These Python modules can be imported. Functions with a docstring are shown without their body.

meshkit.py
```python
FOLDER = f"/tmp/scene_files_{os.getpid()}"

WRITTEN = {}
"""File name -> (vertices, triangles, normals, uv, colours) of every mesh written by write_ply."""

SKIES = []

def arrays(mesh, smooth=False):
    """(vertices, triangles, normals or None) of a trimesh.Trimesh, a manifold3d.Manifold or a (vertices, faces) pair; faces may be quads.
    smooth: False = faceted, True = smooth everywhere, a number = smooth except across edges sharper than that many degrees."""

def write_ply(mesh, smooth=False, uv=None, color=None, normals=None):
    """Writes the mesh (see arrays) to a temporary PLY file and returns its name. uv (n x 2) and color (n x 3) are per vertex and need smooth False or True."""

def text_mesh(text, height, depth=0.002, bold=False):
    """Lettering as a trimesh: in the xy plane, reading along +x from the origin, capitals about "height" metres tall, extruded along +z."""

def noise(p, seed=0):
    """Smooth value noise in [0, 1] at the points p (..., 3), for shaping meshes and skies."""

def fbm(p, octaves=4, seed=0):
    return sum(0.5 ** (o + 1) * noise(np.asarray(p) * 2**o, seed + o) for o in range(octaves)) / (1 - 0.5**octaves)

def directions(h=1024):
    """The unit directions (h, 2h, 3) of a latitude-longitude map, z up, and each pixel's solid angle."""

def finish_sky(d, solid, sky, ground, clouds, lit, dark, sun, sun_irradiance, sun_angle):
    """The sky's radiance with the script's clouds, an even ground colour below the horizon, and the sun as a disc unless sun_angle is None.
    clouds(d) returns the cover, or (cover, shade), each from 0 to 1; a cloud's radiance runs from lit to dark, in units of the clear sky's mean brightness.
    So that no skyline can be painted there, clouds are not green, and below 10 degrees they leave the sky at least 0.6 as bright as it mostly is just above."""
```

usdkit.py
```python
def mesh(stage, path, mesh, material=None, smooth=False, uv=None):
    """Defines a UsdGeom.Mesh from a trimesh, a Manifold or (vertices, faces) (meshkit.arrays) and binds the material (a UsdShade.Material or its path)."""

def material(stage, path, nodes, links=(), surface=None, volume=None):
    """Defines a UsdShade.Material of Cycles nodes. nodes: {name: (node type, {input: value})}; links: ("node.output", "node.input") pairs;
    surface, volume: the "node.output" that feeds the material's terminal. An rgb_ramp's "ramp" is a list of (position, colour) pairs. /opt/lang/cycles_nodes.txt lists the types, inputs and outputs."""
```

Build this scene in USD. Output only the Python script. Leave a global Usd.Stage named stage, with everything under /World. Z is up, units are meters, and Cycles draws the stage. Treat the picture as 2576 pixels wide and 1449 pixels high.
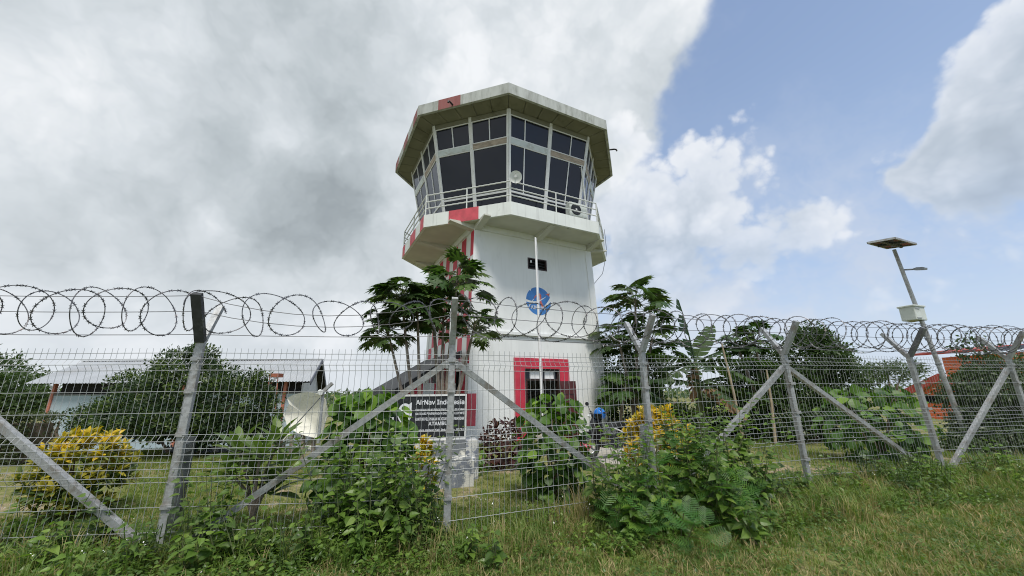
import math, numpy as np, trimesh, usdkit, meshkit
from pxr import Usd, UsdGeom, UsdLux, UsdShade, Gf, Sdf, Vt
from shapely.geometry import Polygon, box as sbox, Point, LineString
from shapely import affinity
from shapely.ops import unary_union

# ------------------------------------------------------------------ camera, sky, sun, exposure
stage = Usd.Stage.CreateInMemory()
UsdGeom.SetStageUpAxis(stage, 'Z')
UsdGeom.Xform.Define(stage, '/World')
PITCH, ROLL, FPX, EYE = 15.08, .44, 967., 1.6          # focal length in pixels of a 2576-wide picture
_p, _r = np.radians(PITCH), np.radians(ROLL)
FW = np.array([0, np.cos(_p), np.sin(_p)]); _u = np.array([0, -np.sin(_p), np.cos(_p)]); _x = np.array([1., 0, 0])
RT, UP = _x*np.cos(_r) - _u*np.sin(_r), _x*np.sin(_r) + _u*np.cos(_r)
cam = UsdGeom.Camera.Define(stage, '/World/camera')
cam.CreateHorizontalApertureAttr(36.0); cam.CreateFocalLengthAttr(36*FPX/2576)
cam.CreateExposureAttr(0.64)
cam.AddTransformOp().Set(Gf.Matrix4d(*RT, 0, *UP, 0, *(-FW), 0, 0, 0, EYE, 1))
EYEP = np.array([0, 0, EYE])
def ray(u, v): return FW + RT*(u-1288.)/FPX + UP*(724.5-v)/FPX
def at(u, v, Y):                                         # pixel (2576 x 1449) -> the point at distance Y in front
    d = ray(u, v); return EYEP + d*(Y/d[1])
def onground(u, v, z=0.):
    d = ray(u, v); return EYEP + d*((z-EYE)/d[2])
def hdir(u, v):
    d = ray(u, v); return d/np.linalg.norm(d)

class G:
    """a small builder for node graphs"""
    def __init__(s): s.n, s.l, s.k = {}, [], 0
    def add(s, kind, out, **inp):
        nm = f'n{s.k}'; s.k += 1; vals = {}
        for a, b in inp.items():
            if isinstance(b, str) and '.' in b and b.split('.')[0] in s.n: s.l.append((b, f'{nm}.{a}'))
            else: vals[a] = b
        s.n[nm] = (kind, vals); return f'{nm}.{out}'
    def m(s, op, a, b=0., c=0.): return s.add('math', 'value', math_type=op, value1=a, value2=b, value3=c)
    def sm(s, v, a, b, lo=0., hi=1.): return s.add('map_range', 'result', range_type='smoothstep', value=v, from_min=a, from_max=b, to_min=lo, to_max=hi, clamp=True)
    def mix(s, f, a, b, t='mix'): return s.add('mix', 'color', mix_type=t, fac=f, color1=a, color2=b)
    def noise(s, vec, scale, detail=4., rough=.55, dist=0.): return s.add('noise_texture', 'fac', vector=vec, scale=scale, detail=detail, roughness=rough, distortion=dist)
    def build(s, path, surf=None, vol=None): return usdkit.material(stage, '/World/Looks/'+path, s.n, s.l, surface=surf, volume=vol)

SUN_DIR = np.array([.16, -.62, 1.35]); SUN_DIR /= np.linalg.norm(SUN_DIR)
SKY_STRENGTH = .12
def make_sky():
    g = G()
    sky = g.add('sky_texture', 'color', sky_type='single_scattering', sun_disc=False, sun_elevation=float(np.arcsin(SUN_DIR[2])), sun_rotation=float(np.arctan2(SUN_DIR[0], SUN_DIR[1])), altitude=100., air_density=1.0, aerosol_density=1.6)
    P = g.add('geometry', 'position')
    sep = g.add('separate_xyz', 'z', vector=P); nm = sep.split('.')[0]; dx, dz = nm+'.x', nm+'.z'
    # warped direction
    nz = g.add('noise_texture', 'color', vector=P, scale=3.2, detail=5., roughness=.6)
    wv = g.add('vector_math', 'vector', vector_type='x', math_type='subtract', vector1=nz, vector2=(.5, .5, .5)) if 0 else g.add('vector_math', 'vector', math_type='subtract', vector1=nz, vector2=(.5, .5, .5))
    def warp(a):
        w = g.add('vector_math', 'vector', math_type='multiply', vector1=wv, vector2=(a, a, a))
        return g.add('vector_math', 'vector', math_type='add', vector1=P, vector2=w)
    W1, W2, W3 = warp(.42), warp(.24), warp(.12)
    def blob(vec, u, v, r, sq=1.0):
        c = hdir(u, v)
        d = g.add('vector_math', 'vector', math_type='subtract', vector1=vec, vector2=tuple(c))
        d = g.add('vector_math', 'vector', math_type='multiply', vector1=d, vector2=(1., 1., sq))
        ln = g.add('vector_math', 'value', math_type='length', vector1=d)
        return g.sm(ln, r, 0.)
    def total(lst, start):
        t = start
        for b, w in lst: t = g.m('multiply_add', b, w, t)
        return t
    S = 1/(SKY_STRENGTH*1.56)                                  # picture-linear value -> dome value
    def col(r, gg, b): return (r*S, gg*S, b*S)
    haze = g.sm(dz, .85, -.02)
    base = g.mix(g.m('multiply_add', haze, .62, .15), sky, col(.50, .62, .83))
    # thin veil
    veil = g.sm(g.noise(W2, 3.4, 8., .62), .42, .66)
    base = g.mix(g.m('multiply', veil, g.sm(dz, .62, .1, .10, .75)), base, col(.66, .71, .80))
    # the grey deck on the left and overhead
    n1 = g.noise(P, 2.1, 9., .60)
    dk = g.m('multiply', g.m('subtract', n1, .5), 1.3)
    side = g.add('map_range', 'result', range_type='linear', value=dx, from_min=.50, from_max=-.10, to_min=-.50, to_max=.75, clamp=True)
    dk = g.m('add', dk, side)
    dk = total([(blob(W2, 1500, -60, .36), .35), (blob(W2, 1400, 180, .40), .35), (blob(W2, 1740, 60, .20), .30), (blob(W2, 1560, 300, .22), .45), (blob(W2, 1960, 330, .48), -.70), (blob(W2, 2330, 160, .45), -.50), (blob(W2, 1850, 560, .34), -.35)], dk)
    deck = g.sm(dk, -.10, .22)
    n2 = g.noise(W2, 2.1, 8., .56); n3 = g.noise(W2, 6.0, 8., .60)
    br = g.m('multiply_add', g.m('subtract', n2, .5), 1.0, .83)
    br = g.m('multiply_add', g.m('subtract', n3, .5), .36, br)
    vd = g.add('voronoi_texture', 'distance', vector=W2, feature='f1', scale=5.0, detail=3., roughness=.55, lacunarity=2.1)
    br = g.m('multiply_add', g.m('subtract', .48, vd), .27, br)
    br = total([(blob(W2, 800, 430, .50), -.16), (blob(W2, 620, 180, .44), -.10), (blob(W2, 960, 580, .26), -.14), (blob(W2, 60, 560, .34), -.10), (blob(W2, 200, 120, .42), .13),
                (blob(W2, 1250, 20, .46), .16), (blob(W2, 1480, 260, .34), .10), (blob(W2, 560, 500, .14), .20), (blob(W2, 720, 310, .11), .22), (blob(W2, 100, 340, .22), .12), (blob(W2, 350, 830, .55, 2.2), .20), (blob(W2, 1000, 830, .45, 1.8), .22)], br)
    ramp = g.add('rgb_ramp', 'color', fac=g.add('clamp', 'result', value=br), ramp=[(0., col(.24, .275, .31)), (.30, col(.36, .405, .435)), (.55, col(.51, .565, .60)), (.8, col(.70, .75, .79)), (1., col(.90, .925, .955))])
    c = g.mix(deck, base, ramp)
    # heaped clouds on the right: crisp tops
    nn = g.noise(P, 6.5, 10., .62); ff = g.m('multiply', g.m('subtract', nn, .5), 1.25)
    vor = g.add('voronoi_texture', 'distance', vector=W3, feature='f1', scale=10., detail=2., roughness=.5, lacunarity=2.3)
    bil = g.m('subtract', .50, vor)
    ff = g.m('multiply_add', bil, .8, ff)
    ff = total([(blob(W3, 1620, 560, .36, .9), .95), (blob(W3, 1790, 460, .22), .60), (blob(W3, 1600, 720, .30), .5), (blob(W3, 1975, 600, .17), .74), (blob(W3, 2035, 530, .10), .40), (blob(W3, 1880, 560, .10), -.35), (blob(W3, 2600, 280, .22), .95), (blob(W3, 2450, 440, .17, 1.5), .40), (blob(W3, 2640, 150, .20), .7), (blob(W3, 2400, 420, .16, 1.6), .40), (blob(W3, 2500, 450, .16), .45), (blob(W3, 2480, 700, .22, 2.), .34),
                (blob(W3, 1555, 350, .10), .35), (blob(W3, 2200, 740, .36, 2.2), .28), (blob(W3, 1800, 770, .30, 1.8), .34)], g.m('subtract', ff, .34))
    cu = g.sm(ff, -.16, .24)
    cb = g.m('multiply_add', g.m('subtract', g.noise(W2, 4.0, 7., .62), .5), .8, .80)
    cb = g.m('multiply_add', g.sm(ff, .50, .02), .20, cb)
    cb = g.m('multiply_add', bil, .55, cb)
    cb = total([(blob(W3, 2560, 440, .24), -.30), (blob(W3, 1600, 640, .20), -.10), (blob(W3, 1960, 660, .14), -.16), (blob(W3, 1760, 640, .16), -.14)], cb)
    cr = g.add('rgb_ramp', 'color', fac=g.add('clamp', 'result', value=cb), ramp=[(0., col(.36, .42, .49)), (.4, col(.53, .60, .68)), (.7, col(.74, .79, .86)), (1., col(.93, .95, .98))])
    cu = g.m('multiply', cu, g.sm(dz, .10, .42, .30, .92))
    c = g.mix(cu, c, cr)
    low = g.sm(dz, .17, .0)
    low = g.sm(dz, .26, .02)
    c = g.mix(g.m('multiply', low, .42), c, col(.76, .81, .87))
    bg = g.add('background_shader', 'background', color=c, strength=SKY_STRENGTH)
    return g.build('sky', surf=bg)
dome = UsdLux.DomeLight.Define(stage, '/World/sky')
UsdShade.MaterialBindingAPI.Apply(dome.GetPrim()).Bind(make_sky())
dome.GetPrim().SetCustomDataByKey('kind', 'structure')
sun = UsdLux.DistantLight.Define(stage, '/World/sun')
sun.CreateIntensityAttr(.55); sun.CreateAngleAttr(12.); sun.CreateNormalizeAttr(True); sun.CreateColorAttr(Gf.Vec3f(1., .95, .87))
_d = SUN_DIR; _a = np.cross([0, 0, 1], _d); _a /= np.linalg.norm(_a); _b = np.cross(_d, _a)
sun.AddTransformOp().Set(Gf.Matrix4d(*_a, 0, *_b, 0, *_d, 0, 0, 0, 0, 1))

# ------------------------------------------------------------------ naming and mesh helpers
RNG = np.random.default_rng(11)
COUNT, ORIGIN = {}, {'/World': np.zeros(3)}
def numbered(parent, name):
    k = COUNT.get((parent, name), 0); COUNT[(parent, name)] = k+1
    return name if k == 0 else f'{name}_{k:03d}'
def tag(prim, label=None, cat=None, group=None, kind=None):
    for k, v in (('label', label), ('category', cat), ('group', group), ('kind', kind)):
        if v: prim.SetCustomDataByKey(k, v)
    return prim
GROUPS = dict(fence_post='posts of the mesh fence', mesh_panel='wire mesh panels of the fence', razor_coil='razor wire coils on the fence', wire_strand='plain wire strands on the fence', weed_plant='leafy weeds along the fence', leadtree_sprig='feathery sprigs in the thicket', bamboo_stake='bamboo stakes by the banana plants', papaya_tree='papaya trees around the tower', banana_plant='banana plants around the tower', croton='yellow crotons in the yard', round_leaf_shrub='round-leaved shrubs in the yard', far_tree='trees beyond the hedge')
def thing(name, label=None, cat=None, loc=(0, 0, 0), rotz=0., group=None, kind=None):
    group = group or GROUPS.get(name); path = '/World/' + numbered('/World', name)
    x = UsdGeom.Xform.Define(stage, path); x.AddTranslateOp().Set(Gf.Vec3d(*map(float, loc)))
    if rotz: x.AddRotateZOp().Set(float(rotz))
    ORIGIN[path] = np.zeros(3) if rotz else np.array(loc, float)
    tag(x.GetPrim(), label, cat, group, kind); return path
def put(name, mb, mat, parent='/World', smooth=False, label=None, cat=None, kind=None, group=None):
    """one Mesh prim; world coordinates under an unturned thing, local ones under a turned thing"""
    v, f = mb.vf() if isinstance(mb, MB) else mb
    path = parent + '/' + numbered(parent, name)
    root = '/'.join(path.split('/')[:3]); o = ORIGIN.get(root, np.zeros(3)) if parent != '/World' else np.zeros(3)
    pr = usdkit.mesh(stage, path, (v-o, f), mat, smooth=smooth)
    tag(pr.GetPrim(), label, cat, group, kind); return path

BOXF = np.array([[0,2,1],[0,3,2],[4,5,6],[4,6,7],[0,1,5],[0,5,4],[1,2,6],[1,6,5],[2,3,7],[2,7,6],[3,0,4],[3,4,7]])
class MB:
    def __init__(s): s.V, s.F, s.n = [], [], 0
    def add(s, v, f):
        v = np.asarray(v, float); s.V.append(v); s.F.append(np.asarray(f, int)+s.n); s.n += len(v); return s
    def vf(s): return np.vstack(s.V), np.vstack(s.F)
    def tm(s, m, T=None):
        v = np.asarray(m.vertices)
        if T is not None: v = trimesh.transformations.transform_points(v, T)
        return s.add(v, m.faces)
    def hexa(s, p): return s.add(p, BOXF)                      # 4 bottom (ccw from above), 4 top
    def box(s, c, d, ang=0., bev=0.):
        c, d = np.array(c, float), np.array(d, float)/2
        if bev:
            from manifold3d import Manifold
            q = []
            for sx in (-1, 1):
                for sy in (-1, 1):
                    for sz in (-1, 1):
                        for ax in range(3):
                            e = np.array([sx, sy, sz])*d; e2 = e.copy()
                            for o in range(3):
                                if o != ax: e2[o] -= np.sign(e2[o])*bev
                            q.append(e2)
            h = trimesh.convex.convex_hull(np.array(q)); v = np.array(h.vertices); f = h.faces
        else:
            v = np.array([[-1,-1,-1],[1,-1,-1],[1,1,-1],[-1,1,-1],[-1,-1,1],[1,-1,1],[1,1,1],[-1,1,1]])*d; f = BOXF
        if ang: ca, sa = np.cos(ang), np.sin(ang); v = np.stack([v[:,0]*ca - v[:,1]*sa, v[:,0]*sa + v[:,1]*ca, v[:,2]], 1)
        return s.add(v+c, f)
    def beam(s, a, b, w, h, up=(0, 0, 1)):
        a, b = np.array(a, float), np.array(b, float); x = b-a; x /= np.linalg.norm(x)
        y = np.cross(up, x); y /= np.linalg.norm(y); z = np.cross(x, y)
        y, z = y*w/2, z*h/2
        return s.hexa([a-y-z, b-y-z, b+y-z, a+y-z, a-y+z, b-y+z, b+y+z, a+y+z])
    def tube(s, path, r, n=6, cap=True):
        P = np.array(path, float); m = len(P); r = np.broadcast_to(np.asarray(r, float), (m,))
        t = np.gradient(P, axis=0); t /= np.maximum(np.linalg.norm(t, axis=1, keepdims=True), 1e-9)
        ref = np.array([0, 0, 1.]) if abs(t[0, 2]) < .9 else np.array([1., 0, 0])
        u = np.cross(t[0], ref); u /= np.linalg.norm(u); rows = []
        for i in range(m):
            u = u - t[i]*(u@t[i]); u /= np.linalg.norm(u); w = np.cross(t[i], u)
            a = np.arange(n)*2*np.pi/n
            rows.append(P[i] + r[i]*(np.cos(a)[:, None]*u + np.sin(a)[:, None]*w))
        f = []
        i = np.arange(m-1)[:, None]*n; k = np.arange(n)[None]; k2 = (k+1) % n
        A, B, C, D = (i+k).ravel(), (i+k2).ravel(), (i+n+k2).ravel(), (i+n+k).ravel()
        f = [np.stack([A, B, C], 1), np.stack([A, C, D], 1)]
        if cap:
            q = np.arange(1, n-1); f.append(np.stack([0*q, q+1, q], 1)); f.append(np.stack([0*q, q, q+1], 1)+(m-1)*n)
        return s.add(np.vstack(rows), np.vstack(f))
    def poly(s, pg, depth, fn):
        """a shapely polygon (x, z) given depth; fn maps (x, d, z) to points; d runs 0 (front) to depth"""
        for p in getattr(pg, 'geoms', [pg]):
            if p.is_empty or p.area < 1e-7: continue
            m = trimesh.creation.extrude_polygon(p, depth, engine='earcut'); v = np.asarray(m.vertices)
            s.add(fn(v[:, 0], depth - v[:, 2], v[:, 1]), m.faces)
        return s
def hull(pts): h = trimesh.convex.convex_hull(np.array(pts, float)); return np.array(h.vertices), np.array(h.faces)

# ------------------------------------------------------------------ materials
def simple(name, c, rough=.6, metal=0., var=.12, scale=6., bump=.0, bscale=40., dark=None, dscale=2., damt=.5, dlo=.52, dhi=.68, stretch=(1, 1, 1), spec=.5, streak=0.):
    g = G(); P = g.add('texture_coordinate', 'object')
    Ps = g.add('mapping', 'vector', vector=P, scale=stretch)
    n = g.noise(Ps, scale, 5.)
    k = np.array(c)
    col = g.mix(g.sm(n, .3, .7), tuple(k*(1-var)), tuple(np.minimum(k*(1+var), .95)))
    if dark is not None:
        f = g.sm(g.noise(Ps, dscale, 8., .65), dlo, dhi); col = g.mix(g.m('multiply', f, damt), col, dark)
    if streak:
        f = g.sm(g.noise(g.add('mapping', 'vector', vector=P, scale=(5., 5., .22)), 2.2, 5., .6), .52, .74); col = g.mix(g.m('multiply', f, streak), col, tuple(k*.55))
    kw = {}
    if bump: kw['normal'] = g.add('bump', 'normal', height=g.noise(P, bscale, 3.), strength=bump, distance=.01)
    b = g.add('principled_bsdf', 'BSDF', base_color=col, roughness=rough, metallic=metal, specular_ior_level=spec, **kw)
    return g.build(name, surf=b)
def leafmat(name, c1, c2, rough=.42, trans=.28, spec=.45, c3=None):
    g = G()
    r = g.m('fract' if 0 else 'fraction', g.m('add', g.add('geometry', 'random_per_island'), g.add('object_info', 'random')))
    stops = [(0., c1), (.75, c2), (1., c3 or tuple(np.array(c2)*1.15))]
    col = g.add('rgb_ramp', 'color', fac=r, ramp=stops)
    P = g.add('geometry', 'position')
    col = g.mix(g.sm(g.noise(P, 1.7, 2.), .35, .65, 0., .35), col, tuple(np.array(c1)*.75))
    b = g.add('principled_bsdf', 'BSDF', base_color=col, roughness=rough, specular_ior_level=spec)
    t = g.add('translucent_bsdf', 'BSDF', color=g.mix(1., col, (1.3, 1.5, .6), 'multiply'))
    return g.build(name, surf=g.add('mix_closure', 'closure', fac=trans, closure1=b, closure2=t))
M = {}
M['white_wall'] = simple('white_wall', (.735, .755, .755), .75, var=.035, scale=1.3, bump=.25, bscale=60., dark=(.42, .44, .40), dscale=1.1, damt=.42, dlo=.52, dhi=.78, stretch=(1, 1, .45), streak=.15)
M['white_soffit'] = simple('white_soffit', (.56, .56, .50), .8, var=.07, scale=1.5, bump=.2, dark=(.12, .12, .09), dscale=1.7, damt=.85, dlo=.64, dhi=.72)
M['parapet'] = simple('parapet', (.70, .73, .71), .75, var=.04, scale=1.5, bump=.2, dark=(.36, .38, .34), dscale=3., damt=.5, dlo=.58, dhi=.75, streak=.45)
M['red_paint'] = simple('red_paint', (.50, .030, .060), .55, var=.10, scale=3., bump=.15)
M['red_faded'] = simple('red_faded', (.53, .075, .10), .65, var=.15, scale=4., bump=.15, dark=(.35, .10, .10), dscale=5., damt=.5)
M['red_old'] = simple('red_old', (.26, .085, .08), .75, var=.18, scale=4., bump=.2, dark=(.16, .09, .08), dscale=4., damt=.6, stretch=(1, 1, .3))
M['fascia'] = simple('fascia', (.42, .44, .42), .85, var=.12, scale=2., bump=.3, dark=(.17, .18, .15), dscale=3.2, damt=.75, dlo=.42, dhi=.72, stretch=(1.6, 1.6, .35))
M['soffit_board'] = simple('soffit_board', (.185, .182, .135), .8, var=.10, scale=1.2, dark=(.09, .085, .05), dscale=1.6, damt=.5)
M['frame_white'] = simple('frame_white', (.68, .69, .68), .5, var=.06, scale=8., dark=(.26, .20, .14), dscale=5., damt=.7, dlo=.62, dhi=.70)
M['alu'] = simple('alu', (.74, .75, .76), .4, var=.03)
M['spandrel'] = simple('spandrel', (.55, .60, .60), .7, var=.07, scale=3., dark=(.35, .33, .28), dscale=4., damt=.5)
M['bare_wood'] = simple('bare_wood', (.36, .30, .24), .8, var=.25, scale=7., bump=.3, dark=(.16, .12, .09), dscale=6., damt=.7, stretch=(.6, .6, 3.))
M['maroon'] = simple('maroon', (.075, .016, .016), .35, var=.2, scale=4.)
M['dark_wood'] = simple('dark_wood', (.035, .020, .016), .5, var=.2)
M['paper'] = simple('paper', (.80, .81, .82), .7, var=.02)
M['black'] = simple('black', (.012, .012, .013), .5, var=.2)
M['gloss_black'] = simple('gloss_black', (.012, .012, .014), .18, var=.2)
M['rubber'] = simple('rubber', (.02, .02, .02), .8, var=.2)
M['chrome'] = simple('chrome', (.55, .55, .56), .25, metal=1., var=.05)
M['white_pole'] = simple('white_pole', (.78, .78, .79), .4, var=.03)
M['rail'] = simple('rail', (.62, .64, .62), .5, var=.06, scale=9., dark=(.25, .17, .12), dscale=9., damt=.6, dlo=.62, dhi=.7)
M['galv'] = simple('galv', (.36, .375, .385), .5, metal=.35, var=.16, scale=26., bump=.1, bscale=80., dark=(.20, .17, .14), dscale=5., damt=.75, dlo=.46, dhi=.66)
M['galv_dark'] = simple('galv_dark', (.15, .155, .16), .55, metal=.35, var=.25, scale=20., dark=(.07, .07, .07), dscale=7., damt=.6, dlo=.45, dhi=.66)
M['stub_dark'] = simple('stub_dark', (.075, .085, .085), .6, var=.3, scale=12., dark=(.16, .16, .16), dscale=6., damt=.4)
M['tar_black'] = simple('tar_black', (.028, .03, .032), .6, var=.3, scale=12., dark=(.10, .10, .10), dscale=6., damt=.5)
M['mesh_wire'] = simple('mesh_wire', (.31, .325, .33), .5, metal=.2, var=.15, scale=10.)
M['razor'] = simple('razor', (.13, .13, .14), .45, metal=.6, var=.3, scale=12., dark=(.10, .06, .04), dscale=6., damt=.5)
M['tin_roof'] = simple('tin_roof', (.41, .43, .45), .45, metal=.25, var=.08, scale=.6, dark=(.40, .38, .36), dscale=.5, damt=.4)
M['blue_wall'] = simple('blue_wall', (.34, .43, .49), .7, var=.06, scale=.6, dark=(.42, .46, .47), dscale=.4, damt=.6)
M['orange_paint'] = simple('orange_paint', (.42, .15, .10), .6, var=.1)
M['orange_wall'] = simple('orange_wall', (.80, .17, .05), .7, var=.08, scale=1., dark=(.45, .12, .06), dscale=2., damt=.3)
M['tile_roof'] = simple('tile_roof', (.30, .045, .03), .65, var=.2, scale=3.)
M['dark_roof'] = simple('dark_roof', (.06, .07, .10), .6, var=.2)
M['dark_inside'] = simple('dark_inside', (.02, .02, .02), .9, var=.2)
M['concrete'] = simple('concrete', (.36, .34, .29), .9, var=.15, scale=3., bump=.3, dark=(.15, .15, .12), dscale=2.4, damt=.7, dlo=.45, dhi=.7)
M['old_plaster'] = simple('old_plaster', (.62, .61, .55), .9, var=.08, scale=4., bump=.3, dark=(.13, .145, .16), dscale=3.4, damt=.95, dlo=.44, dhi=.52)
M['grey_plaster'] = simple('grey_plaster', (.17, .19, .23), .9, var=.2, scale=4., bump=.3, dark=(.58, .58, .54), dscale=4.2, damt=.9, dlo=.50, dhi=.57)
M['dish_white'] = simple('dish_white', (.66, .65, .57), .7, var=.06, scale=3., bump=.2, dark=(.22, .22, .18), dscale=3.2, damt=.75, dlo=.56, dhi=.72, stretch=(1, 1, 2.2))
M['board_black'] = simple('board_black', (.018, .02, .024), .35, var=.3, scale=6., dark=(.05, .05, .055), dscale=5., damt=.5)
M['letter'] = simple('letter', (.74, .76, .79), .5, var=.03)
M['emblem_blue'] = simple('emblem_blue', (.045, .19, .50), .55, var=.14, scale=5.)
M['emblem_red'] = simple('emblem_red', (.55, .14, .11), .6, var=.2, scale=9.)
M['emblem_white'] = simple('emblem_white', (.72, .75, .78), .6, var=.03)
M['helmet_blue'] = simple('helmet_blue', (.015, .16, .55), .12, var=.05)
M['pink'] = simple('pink', (.75, .16, .22), .6, var=.15)
M['box_grey'] = simple('box_grey', (.56, .60, .57), .5, var=.06, dark=(.35, .36, .33), dscale=4., damt=.5)
M['solar'] = simple('solar', (.02, .025, .05), .2, var=.1)
M['bark'] = simple('bark', (.15, .115, .08), .9, var=.3, scale=14., bump=.5, stretch=(1, 1, .4))
M['bark_grey'] = simple('bark_grey', (.24, .20, .165), .9, var=.3, scale=16., bump=.5, stretch=(1, 1, .4))
M['stem_green'] = simple('stem_green', (.09, .11, .04), .7, var=.25, scale=10.)
M['stake'] = simple('stake', (.36, .29, .20), .85, var=.2, scale=9.)
M['flower'] = simple('flower', (.85, .85, .82), .6, var=.02)
M['tarp'] = simple('tarp', (.016, .017, .02), .6, var=.3)
M['lamp_grey'] = simple('lamp_grey', (.22, .24, .27), .4, metal=.3)
M['rust'] = simple('rust', (.30, .10, .06), .85, var=.3, scale=14.)
g = G(); fr = g.add('fresnel', 'fac', IOR=1.5)
gb = g.add('principled_bsdf', 'BSDF', base_color=(.006, .007, .012), roughness=.5, specular_ior_level=.1)
gl = g.add('glossy_bsdf', 'BSDF', color=(.9, .93, 1.), roughness=.02)
M['glass'] = g.build('tinted_glass', surf=g.add('mix_closure', 'closure', fac=g.m('multiply', fr, .72), closure1=gb, closure2=gl))
L = {}
L['papaya'] = leafmat('leaf_papaya', (.032, .064, .020), (.062, .108, .028), c3=(.10, .15, .035))
L['papaya_b'] = leafmat('leaf_papaya_light', (.035, .075, .020), (.065, .13, .028), c3=(.10, .16, .035))
L['banana'] = leafmat('leaf_banana', (.030, .060, .022), (.060, .100, .034), rough=.5, spec=.3)
L['banana_dry'] = leafmat('leaf_banana_dry', (.16, .09, .04), (.25, .16, .08), rough=.8, trans=.15)
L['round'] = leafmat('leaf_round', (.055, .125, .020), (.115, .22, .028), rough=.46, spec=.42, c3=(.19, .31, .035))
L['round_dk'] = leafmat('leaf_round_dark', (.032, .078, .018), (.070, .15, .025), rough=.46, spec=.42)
L['weed'] = leafmat('leaf_weed', (.060, .115, .024), (.115, .19, .036), c3=(.17, .25, .05), trans=.38)
L['weed_b'] = leafmat('leaf_weed_bright', (.085, .16, .028), (.16, .26, .042), c3=(.22, .32, .06), trans=.38)
L['fern'] = leafmat('leaf_fern', (.055, .15, .034), (.095, .24, .048), c3=(.19, .35, .05))
L['lance'] = leafmat('leaf_lance', (.075, .125, .032), (.13, .20, .048), rough=.35, c3=(.18, .25, .07))
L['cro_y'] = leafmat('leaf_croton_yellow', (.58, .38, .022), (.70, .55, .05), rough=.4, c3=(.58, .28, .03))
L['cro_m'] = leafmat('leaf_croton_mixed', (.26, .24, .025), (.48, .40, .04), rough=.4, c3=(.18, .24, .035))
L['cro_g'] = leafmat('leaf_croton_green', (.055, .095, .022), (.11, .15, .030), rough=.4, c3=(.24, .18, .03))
L['dkred'] = leafmat('leaf_dark_red', (.032, .014, .012), (.066, .020, .019), rough=.45, c3=(.10, .05, .02))
L['tree_a'] = leafmat('leaf_tree_dark', (.028, .054, .020), (.060, .098, .030), trans=.25, c3=(.115, .155, .042))
L['tree_b'] = leafmat('leaf_tree_mid', (.038, .074, .022), (.082, .128, .036), trans=.28, c3=(.15, .20, .052))
L['tree_c'] = leafmat('leaf_tree_droop', (.032, .060, .024), (.066, .102, .036), trans=.26, c3=(.115, .145, .05))
L['hedge'] = leafmat('leaf_hedge', (.045, .065, .022), (.085, .11, .035), c3=(.13, .15, .05))
L['grass'] = leafmat('blade_grass', (.125, .165, .040), (.22, .255, .066), rough=.6, trans=.35, c3=(.36, .32, .13))
L['grass_dry'] = leafmat('blade_dry', (.24, .20, .085), (.38, .31, .155), rough=.7, trans=.3, c3=(.46, .37, .20))
L['grass_green'] = leafmat('blade_green', (.095, .165, .032), (.17, .255, .05), rough=.55, trans=.35, c3=(.23, .26, .07))

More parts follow.
